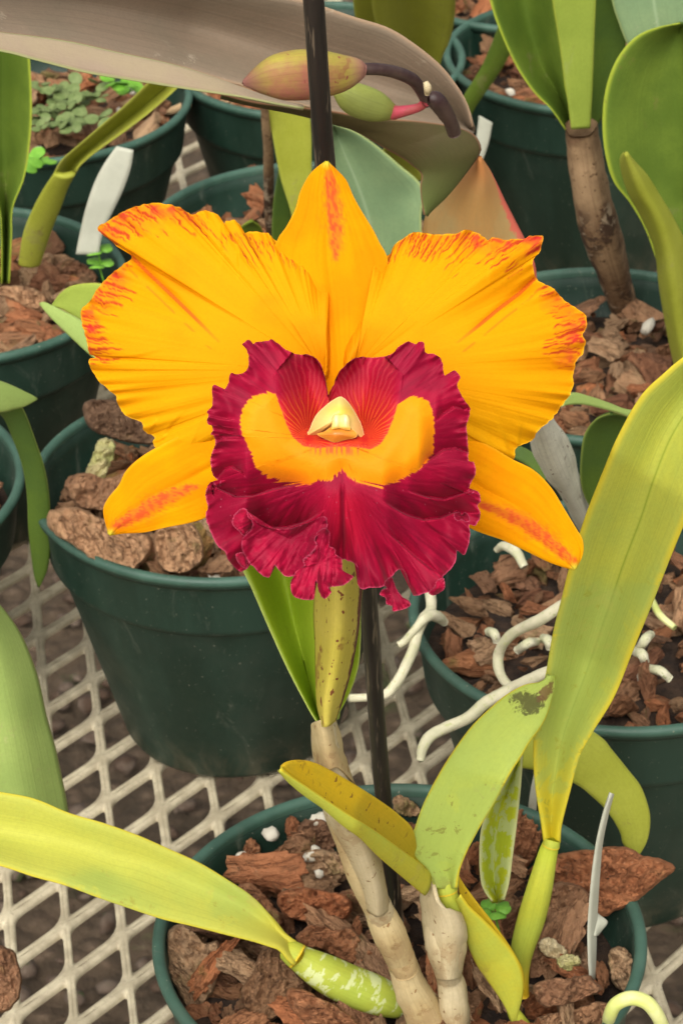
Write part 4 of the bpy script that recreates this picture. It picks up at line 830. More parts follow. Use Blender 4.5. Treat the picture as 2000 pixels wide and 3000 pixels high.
flap([(1330, 1504), (1345, 1500), (1352, 1508), (1362, 1500), (1372, 1510), (1376, 1524), (1366, 1530), (1352, 1524), (1338, 1526), (1329, 1516)], (1352, 1514), .7035, 0, .0005, 47, 'heart-shaped curl on the right of the lip', rise=.002, dark=.3, R=16)
flap([(1255, 1736), (1268, 1722), (1280, 1700), (1298, 1694), (1303, 1712), (1300, 1726), (1284, 1738), (1268, 1745)], (1280, 1722), .704, 0, .0008, 49, 'small curled ruffle at lower right', rise=-.002, dark=.3, R=16)
flap([(691, 1624), (708, 1618), (720, 1626), (724, 1650), (722, 1666), (708, 1660), (695, 1644)], (708, 1640), .7045, 0, .0006, 53, 'small curled ruffle at lower left', rise=-.002, dark=.2, R=16)
flap([(1146, 1690), (1130, 1700), (1125, 1712), (1132, 1722), (1116, 1730), (1113, 1742), (1128, 1752), (1132, 1770), (1148, 1776), (1151, 1790), (1174, 1787), (1200, 1776), (1198, 1762), (1178, 1748), (1160, 1722)], (1150, 1742), .702, 0, .0016, 55, 'narrow folded ruffle hanging at lower right', rise=.001, dark=.1, R=24, freq=22)

# column: cream hood, two-lobed cap, brown-orange underside
def colrel(x, y, v, th, s, e): 
    return .0050*(1-v**2.2)-.0006*np.exp(-((x-996)/22)**2)*sstep(1200, 1225, y)
def colpig(x, y, v, th, s, e, z):
    c = lerp(L3((.80, .62, .20)), L3((.82, .52, .16)), sstep(1190, 1275, y)); c = lerp(c, L3((.78, .62, .06)), .8*np.exp(-((x-1000)/40)**2-((y-1205)/22)**2))
    return lerp(c, L3((.86, .66, .36)), .4*(1-sstep(1, 5, e)))
fan(stemA, 'column', [(994, 1162), (972, 1174), (949, 1192), (928, 1213), (916, 1234), (907, 1257), (896, 1276), (913, 1276), (930, 1274), (945, 1265), (958, 1262), (975, 1261), (998, 1260), (1016, 1261), (1028, 1264), (1038, 1270), (1052, 1281), (1068, 1290), (1063, 1261), (1054, 1234), (1036, 1202), (1022, 1181), (1008, 1167)], (993, 1222), .712, colrel, colpig, M_col, 220, 40, th=.002, label='cream-yellow column hood in the throat')
fan(stemA, 'column_underside', [(928, 1272), (950, 1264), (972, 1250), (1000, 1250), (1024, 1254), (1045, 1270), (1040, 1282), (1012, 1288), (981, 1296), (955, 1287)], (985, 1272), .7085, lambda x, y, v, th, s, e: .002*(1-v**2), lambda x, y, v, th, s, e, z: lerp(L3((.66, .20, .02)), L3((.76, .34, .04)), sstep(.3, 1, v)), M_col, 120, 20, th=.001, label='brown-orange underside of the column')
def cappig(x, y, v, th, s, e, z):
    c = lerp(L3((.80, .60, .14)), L3((.88, .76, .40)), np.clip(np.exp(-((x-985)/9)**2-((y-1232)/17)**2)+np.exp(-((x-1013)/9)**2-((y-1233)/17)**2), 0, 1))  # pale spot on each lobe paints in a soft highlight
    c = lerp(c, L3((.40, .22, .03)), .8*(1-sstep(.8, 3.2, e))*sstep(1256, 1250, y)*sstep(7, 14, np.abs(x-998)))
    return lerp(c, L3((.86, .42, .05)), .8*sstep(1249, 1255, y))
fan(stemA, 'pollen_cap', [(972, 1258), (971, 1240), (972, 1226), (978, 1216), (987, 1213), (998, 1216), (1009, 1213), (1019, 1216), (1025, 1228), (1026, 1244), (1025, 1259), (1012, 1259), (998, 1255), (985, 1256)], (998, 1236), .7070, lambda x, y, v, th, s, e: .0005*np.sqrt(np.clip(1-v**2, 0, 1))+.0007*np.exp(-((x-985)/9)**2-((y-1233)/22)**2)+.0007*np.exp(-((x-1013)/9)**2-((y-1233)/22)**2), cappig, M_col, 90, 20, th=.0006, label='pale two-lobed cap on the column')

# ------------------------------------------------------------------ stake
def sk(y): return 1/np.interp(y, [-60, 2700], [1/.737, 1/.925])
st = tube(None, 'bamboo_stake', M_stake, [(x, y, sk(y), r) for x, y, r in ((913, -60, 31), (918, 0, 31.5), (934, 235, 31), (951, 470, 30.5), (985, 860, 29), (1020, 1200, 28), (1052, 1500, 27), (1078, 1745, 26), (1096, 2000, 25.5), (1110, 2200, 25), (1124, 2350, 24), (1150, 2600, 23), (1160, 2700, 23))], N=120, seg=24, rough=.03)
tag(st, 'tall black stake standing behind the flower in the front pot', 'stake')

# ------------------------------------------------------------------ things in and by the front pot
def label_sheet(A, B, d, lab, th=.0009):
    o = leaf(None, 'plant_label', M_label, [A, B], d, N=30, M=6, th=th); tag(o, lab, 'plant label', 'white plastic plant labels'); return o
label_sheet([(1727, 2870), (1721, 2793), (1720, 2717), (1725, 2640), (1733, 2556), (1746, 2468), (1767, 2380), (1787, 2322)], [(1739, 2870), (1745, 2793), (1747, 2717), (1751, 2640), (1756, 2556), (1763, 2468), (1778, 2391), (1794, 2326)], [(.915, .885), (.925, .89)], 'thin white label seen edge-on, upright in the front pot at right', .0012)
o = label_sheet([(1741, 2672), (1741, 2710), (1739, 2742)], [(1752, 2682), (1779, 2702), (1750, 2738)], [(.912, .912), (.916, .916)], 'small white broken chip of label leaning on the edge-on label')
label_sheet([(1545, 2375), (1552, 2320), (1562, 2270), (1572, 2230)], [(1570, 2375), (1572, 2320), (1573, 2270), (1580, 2230)], [(1.0, .985), (1.0, .985)], 'white label tip showing behind the yellow stalk of the long leaf')
label_sheet([(222, 745), (235, 680), (250, 615), (275, 540), (305, 480), (342, 428)], [(290, 745), (303, 680), (333, 617), (360, 560), (383, 495), (392, 440)], [(1.33, 1.315), (1.33, 1.315)], 'large white label leaning in the pot left of the left petal')
label_sheet([(1385, 480), (1392, 420), (1402, 338)], [(1410, 480), (1430, 420), (1442, 360)], [(1.50, 1.49), (1.50, 1.49)], 'small white label beside the peach-coloured leaf at upper right')
label_sheet([(400, 338), (412, 320), (425, 300)], [(432, 345), (448, 330), (450, 312)], [(1.56, 1.55), (1.56, 1.55)], 'tiny white label stub lying in the weedy pot')
gm2 = simple_mat('mossy_tan', (.50, .44, .22), (.30, .28, .10), 160, .9, .6, c3=(.10, .09, .03))
# large slab of bark lying over the rim
def slab(parent, outline, ctr, d0, d1, thick, seed, name='bark_chip', label=None):
    """angular chunk whose visible face has the given outline; depth runs d0 (left) to d1 (right)"""
    S, R = 120, 26; O = spline(outline, S, closed=True); c = np.array(ctr, float)
    t = np.arange(S); O = O+(np.stack([fbm(t*.3, 0*t, 3, seed), fbm(t*.3, 0*t+9, 3, seed+1)], 1)-.5)*9
    xs = O[:, 0]; lo, hi = xs.min(), xs.max(); rings = []
    prof = [(v, 0) for v in np.linspace(.02, .94, R)]+[(1., .25), (1.02, .55), (.9, 1.), (.5, 1.05), (.02, 1.05)]
    for v, bk in prof:
        q = c+v*(O-c); aa = seed*1.7; g = fbm((q[:, 0]*math.cos(aa)+q[:, 1]*math.sin(aa))/80., (q[:, 1]*math.cos(aa)-q[:, 0]*math.sin(aa))/15., 4, seed); h = fbm(q[:, 0]/22., q[:, 1]/22., 3, seed+3)
        d = d0+(d1-d0)*(q[:, 0]-lo)/(hi-lo)+bk*thick-(.0045*(np.floor(g*9)/9*.5+g*.5-.5)+.007*(h-.5)+.0015*(1-v))*(bk < .5)
        rings.append(P(q[:, 0], q[:, 1], d))
    V = np.array(rings); n = len(prof); V = V.reshape(-1, 3)
    o = place(name, V, gridfaces(n, S, 0, True, wrap=True), None, None, M_bark, parent); o.data.set_sharp_from_angle(angle=math.radians(30))
    if label: o['label'] = label
    return o
slab(pots['A'], [(1600, 2530), (1660, 2498), (1740, 2490), (1817, 2479), (1850, 2490), (1874, 2504), (1905, 2510), (1940, 2522), (1974, 2541), (1955, 2563), (1900, 2605), (1852, 2646), (1800, 2668), (1763, 2682), (1700, 2650), (1640, 2600)], (1780, 2575), .955, .935, .010, 5, label='large pointed slab of bark sticking out over the rim')
slab(pots['A'], [(1600, 2600), (1650, 2585), (1700, 2600), (1722, 2630), (1715, 2690), (1690, 2740), (1655, 2790), (1620, 2760), (1590, 2720), (1585, 2650)], (1650, 2680), .945, .94, .012, 9)
slab(pots['A'], [(1560, 2895), (1600, 2868), (1660, 2866), (1720, 2858), (1745, 2880), (1762, 2900), (1700, 2930), (1640, 2945), (1590, 2950)], (1660, 2905), .905, .905, .012, 15)
slab(pots['A'], [(500, 2720), (560, 2715), (600, 2760), (640, 2760), (640, 2840), (610, 2930), (560, 2960), (520, 2900), (490, 2850), (490, 2780)], (560, 2840), .935, .93, .014, 21)
slab(pots['A'], [(765, 2790), (800, 2775), (835, 2810), (865, 2850), (900, 2900), (830, 2960), (790, 2990), (720, 2970), (710, 2900), (740, 2850)], (800, 2880), .915, .915, .014, 25, label='orange-red chunk of bark')
slab(pots['A'], [(870, 2745), (900, 2715), (940, 2712), (985, 2725), (1030, 2720), (1060, 2760), (1090, 2790), (1105, 2830), (1060, 2840), (1000, 2810), (940, 2780), (890, 2770)], (985, 2770), .93, .93, .012, 29, label='pale tan chunk of bark')
slab(pots['A'], [(815, 2625), (850, 2605), (900, 2602), (950, 2610), (1000, 2620), (1030, 2650), (1010, 2690), (960, 2710), (900, 2700), (850, 2690), (820, 2660)], (920, 2655), .95, .95, .014, 33)
slab(pots['A'], [(840, 2905), (880, 2895), (930, 2920), (990, 2950), (1040, 2990), (1060, 3030), (980, 3060), (900, 3010), (850, 2950)], (940, 2970), .90, .90, .014, 37)
slab(pots['B'], [(150, 1500), (210, 1485), (280, 1510), (350, 1540), (430, 1570), (440, 1620), (380, 1680), (300, 1660), (220, 1600), (150, 1550)], (300, 1580), 1.13, 1.12, .014, 41, label='large tan slab of bark')
slab(pots['B'], [(455, 1560), (500, 1530), (560, 1535), (590, 1580), (590, 1640), (540, 1680), (480, 1670), (455, 1620)], (525, 1610), 1.12, 1.12, .014, 43)
slab(pots['B'], [(245, 1185), (300, 1170), (360, 1180), (440, 1230), (470, 1290), (400, 1300), (320, 1280), (265, 1250)], (350, 1235), 1.185, 1.17, .012, 47, label='dark red-brown slab of bark on the rim')
slab(pots['B'], [(190, 1420), (240, 1385), (320, 1400), (400, 1370), (450, 1400), (430, 1470), (340, 1490), (240, 1490)], (320, 1440), 1.15, 1.14, .012, 51)
grn = slab(pots['B'], [(290, 1290), (330, 1290), (338, 1320), (320, 1370), (295, 1415), (262, 1420), (252, 1395), (270, 1340)], (295, 1355), 1.15, 1.15, .010, 55, label='greenish fibrous plug')
gm = simple_mat('green_fibre', (.30, .30, .10), (.40, .34, .17), 90, .9, .6, stretch=(1, 1, 1), c3=(.18, .15, .05)); grn.data.materials.clear(); grn.data.materials.append(gm)
slab(pots['D'], [(70, 780), (110, 745), (155, 750), (150, 800), (120, 850), (60, 870), (30, 830)], (95, 810), 1.36, 1.36, .014, 61)
slab(pots['D'], [(160, 790), (190, 762), (240, 770), (285, 810), (270, 845), (200, 850), (160, 835)], (215, 810), 1.36, 1.36, .014, 63)
slab(pots['D'], [(-20, 850), (40, 835), (110, 850), (140, 890), (100, 930), (20, 940), (-30, 900)], (55, 890), 1.34, 1.34, .014, 65)
slab(pots['Fp'], [(590, 560), (630, 540), (690, 530), (740, 560), (760, 620), (720, 650), (640, 645), (595, 610)], (670, 595), 1.49, 1.49, .014, 67)
slab(pots['Fp'], [(712, 500), (740, 482), (765, 490), (770, 530), (740, 545), (715, 530)], (742, 515), 1.50, 1.50, .010, 69)
b0 = onz(10, 2880, .01); fc = slab(None, [(-60, 2790), (-10, 2770), (40, 2790), (62, 2850), (55, 2920), (20, 2960), (-50, 2970)], (0, 2870), .99, .985, .012, 71, name='loose_bark_piece'); tag(fc, 'dark red-brown bark piece lying on the mesh at the lower left edge', 'bark piece')
for k, (pl, cc) in enumerate((([(690, 2545), (715, 2508), (765, 2500), (805, 2540), (795, 2580), (740, 2592), (700, 2580)], .118), ([(712, 2498), (722, 2462), (745, 2458), (762, 2485), (755, 2518), (730, 2520)], .122),
        ([(835, 2425), (842, 2395), (862, 2392), (880, 2420), (868, 2450), (845, 2452)], .122), ([(868, 2440), (885, 2408), (930, 2395), (975, 2420), (990, 2470), (940, 2500), (890, 2480)], .119),
        ([(800, 2500), (840, 2470), (885, 2480), (900, 2530), (860, 2570), (815, 2560)], .117), ([(890, 2500), (940, 2490), (1000, 2510), (1010, 2560), (960, 2600), (905, 2580)], .118),
        ([(1148, 2345), (1165, 2326), (1195, 2338), (1232, 2372), (1215, 2392), (1160, 2382)], .120), ([(700, 2600), (740, 2590), (790, 2640), (830, 2700), (800, 2720), (750, 2660)], .117),
        ([(1455, 2500), (1490, 2400), (1520, 2370), (1570, 2380), (1590, 2440), (1560, 2520), (1500, 2560)], .118), ([(1780, 2800), (1810, 2775), (1850, 2800), (1862, 2860), (1840, 2910), (1795, 2880)], .116), ([(1700, 2950), (1760, 2935), (1800, 2960), (1790, 3020), (1600, 3030), (1570, 2985)], .116))):
    mx = sum(p[0] for p in pl)/len(pl); my = sum(p[1] for p in pl)/len(pl); d_ = dz(mx, my, cc); slab(pots['A'], pl, (mx, my), d_, d_, .012, 80+k)
for k, pl in enumerate(([(1575, 2770), (1600, 2745), (1640, 2765), (1660, 2795), (1640, 2812), (1600, 2800)], [(1630, 2812), (1660, 2795), (1695, 2805), (1700, 2828), (1670, 2845), (1638, 2835)])):
    mx = sum(p[0] for p in pl)/len(pl); my = sum(p[1] for p in pl)/len(pl); d_ = dz(mx, my, .122); o = slab(pots['A'], pl, (mx, my), d_, d_, .006, 95+k, label='pale tan lump, mossy below'); o.data.materials.clear(); o.data.materials.append(M_pale if k == 0 else gm2)
# perlite lumps in the front pot, placed where the photo shows them
def lump(px, py, z, r, mesh=0, sq=(1, .8, .7), parent=pots['A'], name='perlite_grain'):
    p = onz(px, py, z); o = bpy.data.objects.new(name, ME_perl[mesh]); C.objects.link(o); o.parent = parent; o.location = Vector(p)-wloc(parent); o.scale = tuple(r*s for s in sq); o.rotation_euler = (random.random(), random.random(), random.random()*3)
for a in ((795, 2443, .124, .0036, 0), (705, 2510, .122, .0024, 1), (935, 2402, .122, .0034, 2), (842, 2552, .120, .0016, 0), (910, 2510, .121, .0026, 1), (925, 2490, .121, .0022, 0), (935, 2560, .121, .002, 2), (850, 2568, .12, .0012, 1)): lump(*a)
# roots
def rt(parent, pts, name='root', mat=None, lab=None, N=60, rough=.13, seed=1):
    return tube(parent, name, mat or M_root, pts, N=N, seg=16, rough=rough, seed=seed, label=lab)
o = tube(orch, 'root', M_greenroot, [(1780, 3000, .90, 18), (1785, 2975, .89, 20), (1803, 2942, .885, 21), (1845, 2924, .883, 22), (1890, 2935, .883, 22), (1920, 2968, .885, 21), (1940, 3010, .89, 20), (1955, 3060, .90, 20)], N=50, label='yellow-green root looping over the rim at lower right')
# clover and weeds
def clover(px, py, z, r, lab, nl=4, stem=.01, mat=None, grp='small clover seedlings'):
    c = onz(px, py, z); root = thing('clover_seedling', lab, 'seedling', (c[0], c[1], z-stem), grp)
    for k in range(nl):
        a = k*6.283/nl+random.random()*.5; n = 22
        P2 = []
        for i in range(n):
            t = 6.283*i/n; rr = r*(.62+.10*math.cos(t)-.16*math.exp(-((t-0.)/.35)**2)-.16*math.exp(-((t-6.283)/.35)**2)); x = r*.62+rr*math.cos(t)*.95; y = rr*math.sin(t)
            P2.append((x, y))
        V = [(r*.5, 0, .0006)]+[(x, y, -.12*((x-r*.5)**2+y*y)/r+.0002*math.sin(i)) for i, (x, y) in enumerate(P2)]
        V2 = [(v[0], v[1], v[2]-.0004) for v in V]; m_ = len(V)
        F = [[0, 1+i, 1+(i+1) % n] for i in range(n)]+[[m_, m_+1+(i+1) % n, m_+1+i] for i in range(n)]+[[1+i, m_+1+i, m_+1+(i+1) % n] for i in range(n)]+[[1+i, m_+1+(i+1) % n, 1+(i+1) % n] for i in range(n)]
        o = link('leaflet', mkmesh('leaflet', np.array(V+V2), np.array(F)), mat or M_clover, root, (0, 0, stem)); o.rotation_euler = (random.uniform(-.15, .15)+.1, random.uniform(-.3, -.05), a)
    tube(root, 'stem', mat or M_clover, None, wpts=[(c[0]+.002, c[1], z-stem, .0004), (c[0], c[1], z, .0004)], N=8, seg=8)
    return root
random.seed(9)
clover(1446, 2668, .132, .0046, 'bright green clover seedling at the foot of the white-filmed upright leaf', 4)
clover(285, 732, .135, .0060, 'green clover at the foot of the large white label, upper of two', 3)
clover(290, 775, .128, .0058, 'green clover below the large white label, lower of two', 3)
weed = thing('clover_clump', 'clump of dull green clover weeds in the upper left pot', 'weed', tuple(onz(190, 330, .115)))
def weedleaf(px, py, r, bright):
    c = onz(px, py, .128+random.uniform(0, .012)); a0 = random.random()*6
    for k in range(3):
        a = a0+k*2.09; V = [(0, 0, 0)]; n = 14
        for i in range(n): t = 6.283*i/n; V.append((r*.75+r*.62*math.cos(t)-0., r*.7*math.sin(t), -.1*r*abs(math.sin(t))))
        V2 = [(v[0], v[1], v[2]-.0004) for v in V]; m_ = len(V); V[0] = (r*.75, 0, .0004)
        F = [[0, 1+i, 1+(i+1) % n] for i in range(n)]+[[m_, m_+1+(i+1) % n, m_+1+i] for i in range(n)]
        o = link('leaflet', mkmesh('leaflet', np.array(V+V2), np.array(F)), M_clover if bright else M_moss, weed, Vector(c)-wloc(weed)); o.rotation_euler = (random.uniform(-.5, .6), random.uniform(-.5, .3), a)
for k in range(34): weedleaf(random.uniform(110, 300), random.uniform(235, 375), random.uniform(.0035, .0062), False)
for q in ((370, 250), (385, 262), (120, 465), (100, 480), (330, 240)): weedleaf(q[0], q[1], .006, True)
g = slab(pots['D'], [(60, 940), (95, 930), (138, 945), (130, 975), (95, 990), (65, 975)], (98, 958), 1.345, 1.345, .006, 75, label='flat green lichen patch'); g.data.materials.clear(); g.data.materials.append(simple_mat('lichen', (.34, .36, .13), (.42, .42, .18), 150, .9, .5))

# ------------------------------------------------------------------ neighbouring orchids
T1 = thing('budding_orchid', 'orchid with a broad grey-purple leaf and a maroon bud above the flower', 'orchid', tuple(onz(1300, 900, .108)))
leaf(T1, 'leaf', M_pleaf, [[(-330, -200), (0, -130), (300, -110), (600, -60), (780, -20), (893, 2), (1038, 50), (1135, 81), (1211, 127), (1288, 190), (1339, 254), (1369, 308), (1384, 370)],
                           [(-330, -20), (0, 0), (250, 20), (500, 70), (680, 120), (800, 160), (900, 195), (1010, 228), (1110, 255), (1190, 280), (1270, 310), (1330, 340), (1384, 392)],
                           [(-330, 60), (0, 98), (191, 123), (338, 155), (510, 193), (638, 232), (750, 262), (850, 300), (960, 325), (1060, 343), (1180, 355), (1300, 372), (1384, 394)]],
     [(.80, .90, .96), (.815, .92, .975), (.80, .895, .955)], N=90, M=20, th=.002, label='broad grey-purple leaf crossing the top of the photo')
leaf(T1, 'leaf', M_pstrip, [[(-330, 60), (0, 95), (191, 120), (338, 152), (510, 190), (638, 230), (720, 262), (800, 292), (880, 312)], [(-330, 90), (0, 150), (100, 175), (250, 213), (400, 238), (550, 262), (700, 284), (800, 303), (890, 318)]], [(.799, .893), (.794, .888)], N=60, M=8, th=.0016, label='pale pinkish margin of the grey-purple leaf')
leaf(T1, 'leaf', M_pleaf2, [[(650, 275), (752, 300), (905, 317), (1007, 331), (1109, 346), (1237, 356), (1329, 371), (1385, 392), (1407, 425), (1404, 452), (1364, 509), (1313, 570), (1244, 628)],
                            [(650, 276), (767, 305), (870, 330), (960, 356), (1020, 376), (1068, 400), (1130, 437), (1175, 462), (1205, 484), (1233, 510), (1230, 545), (1234, 590), (1242, 630)]],
     [(.885, .925, .945, .955), (.893, .93, .94, .95)], N=80, M=16, th=.0016, cup=-.10, label='olive-brown underside curling down at the right end')
leaf(T1, 'leaf', M_peach, [[(1402, 459), (1370, 500), (1320, 550), (1270, 605), (1243, 640), (1240, 740), (1255, 900), (1290, 1060), (1340, 1180)], [(1402, 459), (1410, 520), (1400, 590), (1395, 650), (1395, 720), (1400, 800), (1405, 900), (1395, 1060), (1370, 1180)], [(1403, 459), (1440, 510), (1478, 587), (1510, 650), (1545, 720), (1570, 800), (1560, 920), (1480, 1060), (1400, 1180)]], [(.965, 1.04), (.95, 1.035), (.965, 1.04)], th=.0016, label='peach-coloured leaf with a pink edge')
bd = tube(T1, 'bud', M_bud, [(1060, 205, .862, 22), (1035, 206, .86, 40), (990, 212, .858, 57), (930, 214, .855, 70), (870, 216, .852, 74), (810, 222, .85, 66), (760, 232, .85, 42), (725, 240, .85, 18), (712, 243, .85, 7)], N=60, seg=32, ribs=3, ribamp=.07, label='maroon and green flower bud')
tube(T1, 'bud', M_bud2, [(1165, 330, .895, 14), (1140, 325, .893, 28), (1100, 312, .89, 46), (1050, 295, .888, 50), (1010, 275, .887, 40), (980, 262, .887, 15)], N=30, seg=24, label='smaller green bud behind')
tube(T1, 'bud_neck', M_pink, [(1150, 330, .892, 22), (1180, 326, .89, 17), (1225, 315, .888, 13), (1245, 300, .886, 14)], N=20, label='pink neck of the smaller bud')
tube(T1, 'bud_stem', M_dstem, [(1020, 206, .862, 30), (1050, 203, .863, 20), (1109, 203, .866, 18), (1165, 214, .872, 19), (1211, 236, .878, 19), (1236, 272, .884, 17), (1252, 300, .888, 20)], N=50, label='dark curved stem of the big bud')
tube(T1, 'bud_stem', M_dstem, [(1252, 290, .885, 14), (1272, 292, .886, 26), (1295, 318, .89, 26), (1318, 355, .895, 22), (1330, 390, .90, 20)], N=24, rough=.08, label='thick dark base of the bud stems')
tube(T1, 'bract', M_pale, [(1246, 240, .874, 8), (1252, 258, .874, 12), (1250, 275, .876, 8)], N=10)

T2 = thing('orchid_plant', 'young orchid at the left edge, one olive leaf slanting up to the grey-purple leaf', 'orchid', tuple(onz(60, 770, .112)), 'orchids around the flowering one')
leaf(T2, 'leaf', M_g1, [[(5, 830), (5, 700), (-5, 600), (-60, 500), (-80, 380), (-75, 250), (-70, 100)], [(15, 830), (18, 700), (20, 600), (15, 500), (10, 380), (10, 250), (10, 100)], [(28, 830), (35, 700), (38, 610), (72, 520), (88, 420), (94, 300), (84, 100)]], [(1.34, 1.27), (1.36, 1.29), (1.34, 1.27)], label='wide deep green leaf at the left edge')
leaf(T2, 'leaf', M_g6, [[(55, 770), (70, 680), (100, 605), (130, 550), (160, 505)], [(120, 770), (150, 680), (180, 605), (202, 545), (222, 505)]], (1.33, 1.27), cup=-.15, th=.003, label='yellow-green stalk below the slanting leaf')
leaf(T2, 'leaf', M_g6, [[(158, 508), (180, 470), (230, 425), (300, 365), (370, 305), (440, 235), (500, 170)], [(200, 515), (222, 470), (275, 425), (350, 365), (425, 305), (495, 245), (545, 190)], [(224, 505), (240, 480), (300, 432), (380, 375), (450, 320), (520, 258), (580, 200)]], [(1.27, 1.20), (1.285, 1.215), (1.27, 1.2)], label='slanting olive-green leaf')
T2b = thing('orchid_plant', 'small orchid with two folded light green leaves peeping out left of the left petal', 'orchid', tuple(onz(330, 1120, .108)), 'orchids around the flowering one')
leaf(T2b, 'leaf', M_g2, [[(420, 1150), (360, 950), (330, 850), (290, 830), (219, 835), (179, 857), (152, 893)], [(400, 1200), (330, 1040), (290, 985), (250, 950), (215, 925), (180, 905), (154, 898)]], [(1.10, 1.14), (1.10, 1.14)], cup=.1, label='rear folded light green leaf')
leaf(T2b, 'leaf', M_g5, [[(400, 1100), (330, 1000), (290, 970), (250, 945), (219, 926), (170, 902), (135, 886), (121, 888)], [(400, 1180), (330, 1095), (290, 1062), (255, 1032), (215, 995), (179, 960), (145, 925), (121, 892)]], [(1.08, 1.12), (1.08, 1.12)], cup=-.1, label='front light green leaf')
T3 = thing('orchid_plant', 'orchid outside the left edge with a pointed leaf tip and a dark drooping leaf', 'orchid', tuple(onz(-120, 1350, .108)), 'orchids around the flowering one')
leaf(T3, 'leaf', M_g5, [[(-200, 1060), (-100, 1085), (0, 1115), (51, 1136), (90, 1156), (106, 1168)], [(-200, 1200), (-100, 1205), (0, 1208), (40, 1200), (75, 1190), (106, 1170)]], (1.06, 1.10), cup=-.08, label='pale green pointed leaf tip')
leaf(T3, 'leaf', M_g3, [[(-80, 1180), (0, 1210), (40, 1290), (66, 1365), (80, 1450), (85, 1560), (100, 1680), (115, 1715)], [(40, 1150), (75, 1210), (105, 1290), (130, 1365), (145, 1450), (150, 1560), (142, 1660), (118, 1718)]], [(1.10, 1.14, 1.18), (1.10, 1.14, 1.18)], cup=-.1, label='dark green leaf drooping between two pots')
T3b = thing('orchid_plant', 'one broad pale green leaf from outside the lower left edge, above the mesh', 'orchid', tuple(onz(-250, 2300, .02)), 'orchids around the flowering one')
leaf(T3b, 'leaf', M_g5, [[(60, 2540), (-60, 2430), (-150, 2300), (-200, 2150), (-210, 2000), (-180, 1850), (-100, 1700)], [(130, 2540), (80, 2430), (40, 2300), (10, 2150), (-20, 2000), (-50, 1850), (-90, 1700)], [(215, 2540), (203, 2400), (189, 2314), (153, 2151), (92, 1926), (25, 1800), (-80, 1690)]], [(.97, .93), (.955, .915), (.97, .93)], N=60, th=.002, wave=.006, label='broad pale green leaf with a scuffed lower edge')
T4 = thing('orchid_plant', 'orchid behind the top sepal with a grey-green leaf and a brown stalk', 'orchid', tuple(onz(850, 760, .108)), 'orchids around the flowering one')
leaf(T4, 'leaf', M_g6, [[(880, 800), (856, 640), (821, 519), (799, 404), (779, 308), (770, 200)], [(990, 800), (940, 640), (915, 519), (912, 404), (905, 320), (880, 200)]], [(1.30, 1.25), (1.30, 1.25)], cup=.08, label='yellow-green leaf left of the stake')
leaf(T4, 'leaf', M_g3, [[(800, 800), (796, 700), (800, 600), (812, 520), (820, 460)], [(880, 800), (862, 700), (852, 620), (840, 540), (822, 460)]], (1.34, 1.28), label='dark leaf behind the yellow-green one')
leaf(T4, 'leaf', M_g4, [[(1010, 900), (960, 760), (925, 620), (925, 500), (950, 400), (972, 362)], [(1110, 900), (1110, 760), (1095, 640), (1060, 540), (1010, 440), (974, 364)], [(1250, 900), (1240, 760), (1233, 640), (1236, 548), (1165, 480), (1100, 425), (1040, 386), (976, 363)]], [(1.24, 1.195), (1.255, 1.205), (1.24, 1.195)], N=60, label='broad grey-green leaf right of the stake')
leaf(T4, 'leaf', M_g6, [[(1090, 470), (1130, 430), (1134, 424)], [(1200, 520), (1232, 530), (1228, 500), (1190, 450), (1140, 424)]], (1.30, 1.26), label='yellow-green leaf tip behind')
leaf(T4, 'leaf', M_g1, [[(690, 760), (695, 700), (705, 665), (735, 646)], [(790, 760), (775, 700), (764, 665), (738, 646)]], (1.36, 1.33), label='small green leaf tip above the left petal')
tube(T4, 'stem', M_dry, [(795, 760, 1.36, 14), (793, 680, 1.34, 14), (788, 600, 1.32, 15), (788, 520, 1.30, 15), (786, 440, 1.28, 15), (778, 360, 1.26, 13), (772, 250, 1.24, 12)], N=50, rough=.12, seed=4, label='thin brown dried stalk')
T5 = thing('orchid_plant', 'orchid at the top edge with yellow-green leaves right of the stake', 'orchid', tuple(onz(1200, 330, .11)), 'orchids around the flowering one')
leaf(T5, 'leaf', M_g6, [[(1150, 320), (1080, 150), (1040, 50), (1032, -60)], [(1230, 320), (1200, 150), (1140, 50), (1110, -60)]], (1.45, 1.30), label='left leaf, partly hidden')
leaf(T5, 'leaf', M_g6, [[(1240, 320), (1190, 220), (1130, 120), (1096, 51), (1084, -60)], [(1262, 320), (1240, 220), (1220, 120), (1215, 50), (1212, -60)], [(1280, 320), (1290, 185), (1314, 126), (1329, 64), (1337, -60)]], [(1.42, 1.28), (1.44, 1.30), (1.42, 1.28)], label='broad right leaf')
T6 = thing('orchid_plant', 'orchid with three upright green leaves on a brown dried stem at upper right', 'orchid', tuple(onz(1850, 930, .108)), 'orchids around the flowering one')
tube(T6, 'pseudobulb', M_dry, [(1700, 370, 1.225, 46), (1708, 440, 1.235, 50), (1728, 560, 1.25, 54), (1758, 680, 1.27, 58), (1795, 800, 1.30, 48), (1822, 890, 1.33, 42)], N=60, rough=.07, ribs=5, seed=8, label='brown dried stem')
tube(T6, 'pseudobulb', M_pale, [(1812, 860, 1.325, 34), (1830, 920, 1.345, 36), (1862, 980, 1.36, 40), (1900, 1040, 1.37, 36)], N=30, rough=.15, ribs=5, seed=14, label='pale papery foot of the dried stem')
leaf(T6, 'leaf', M_g1, [[(1655, 380), (1612, 319), (1561, 268), (1510, 191), (1466, 96), (1434, 0), (1400, -160)], [(1672, 380), (1655, 319), (1620, 250), (1585, 191), (1555, 96), (1535, 0), (1520, -160)], [(1690, 380), (1672, 319), (1656, 255), (1650, 191), (1637, 96), (1622, 0), (1610, -160)]], [(1.225, 1.175), (1.245, 1.195), (1.225, 1.175)], label='left leaf, deep green')
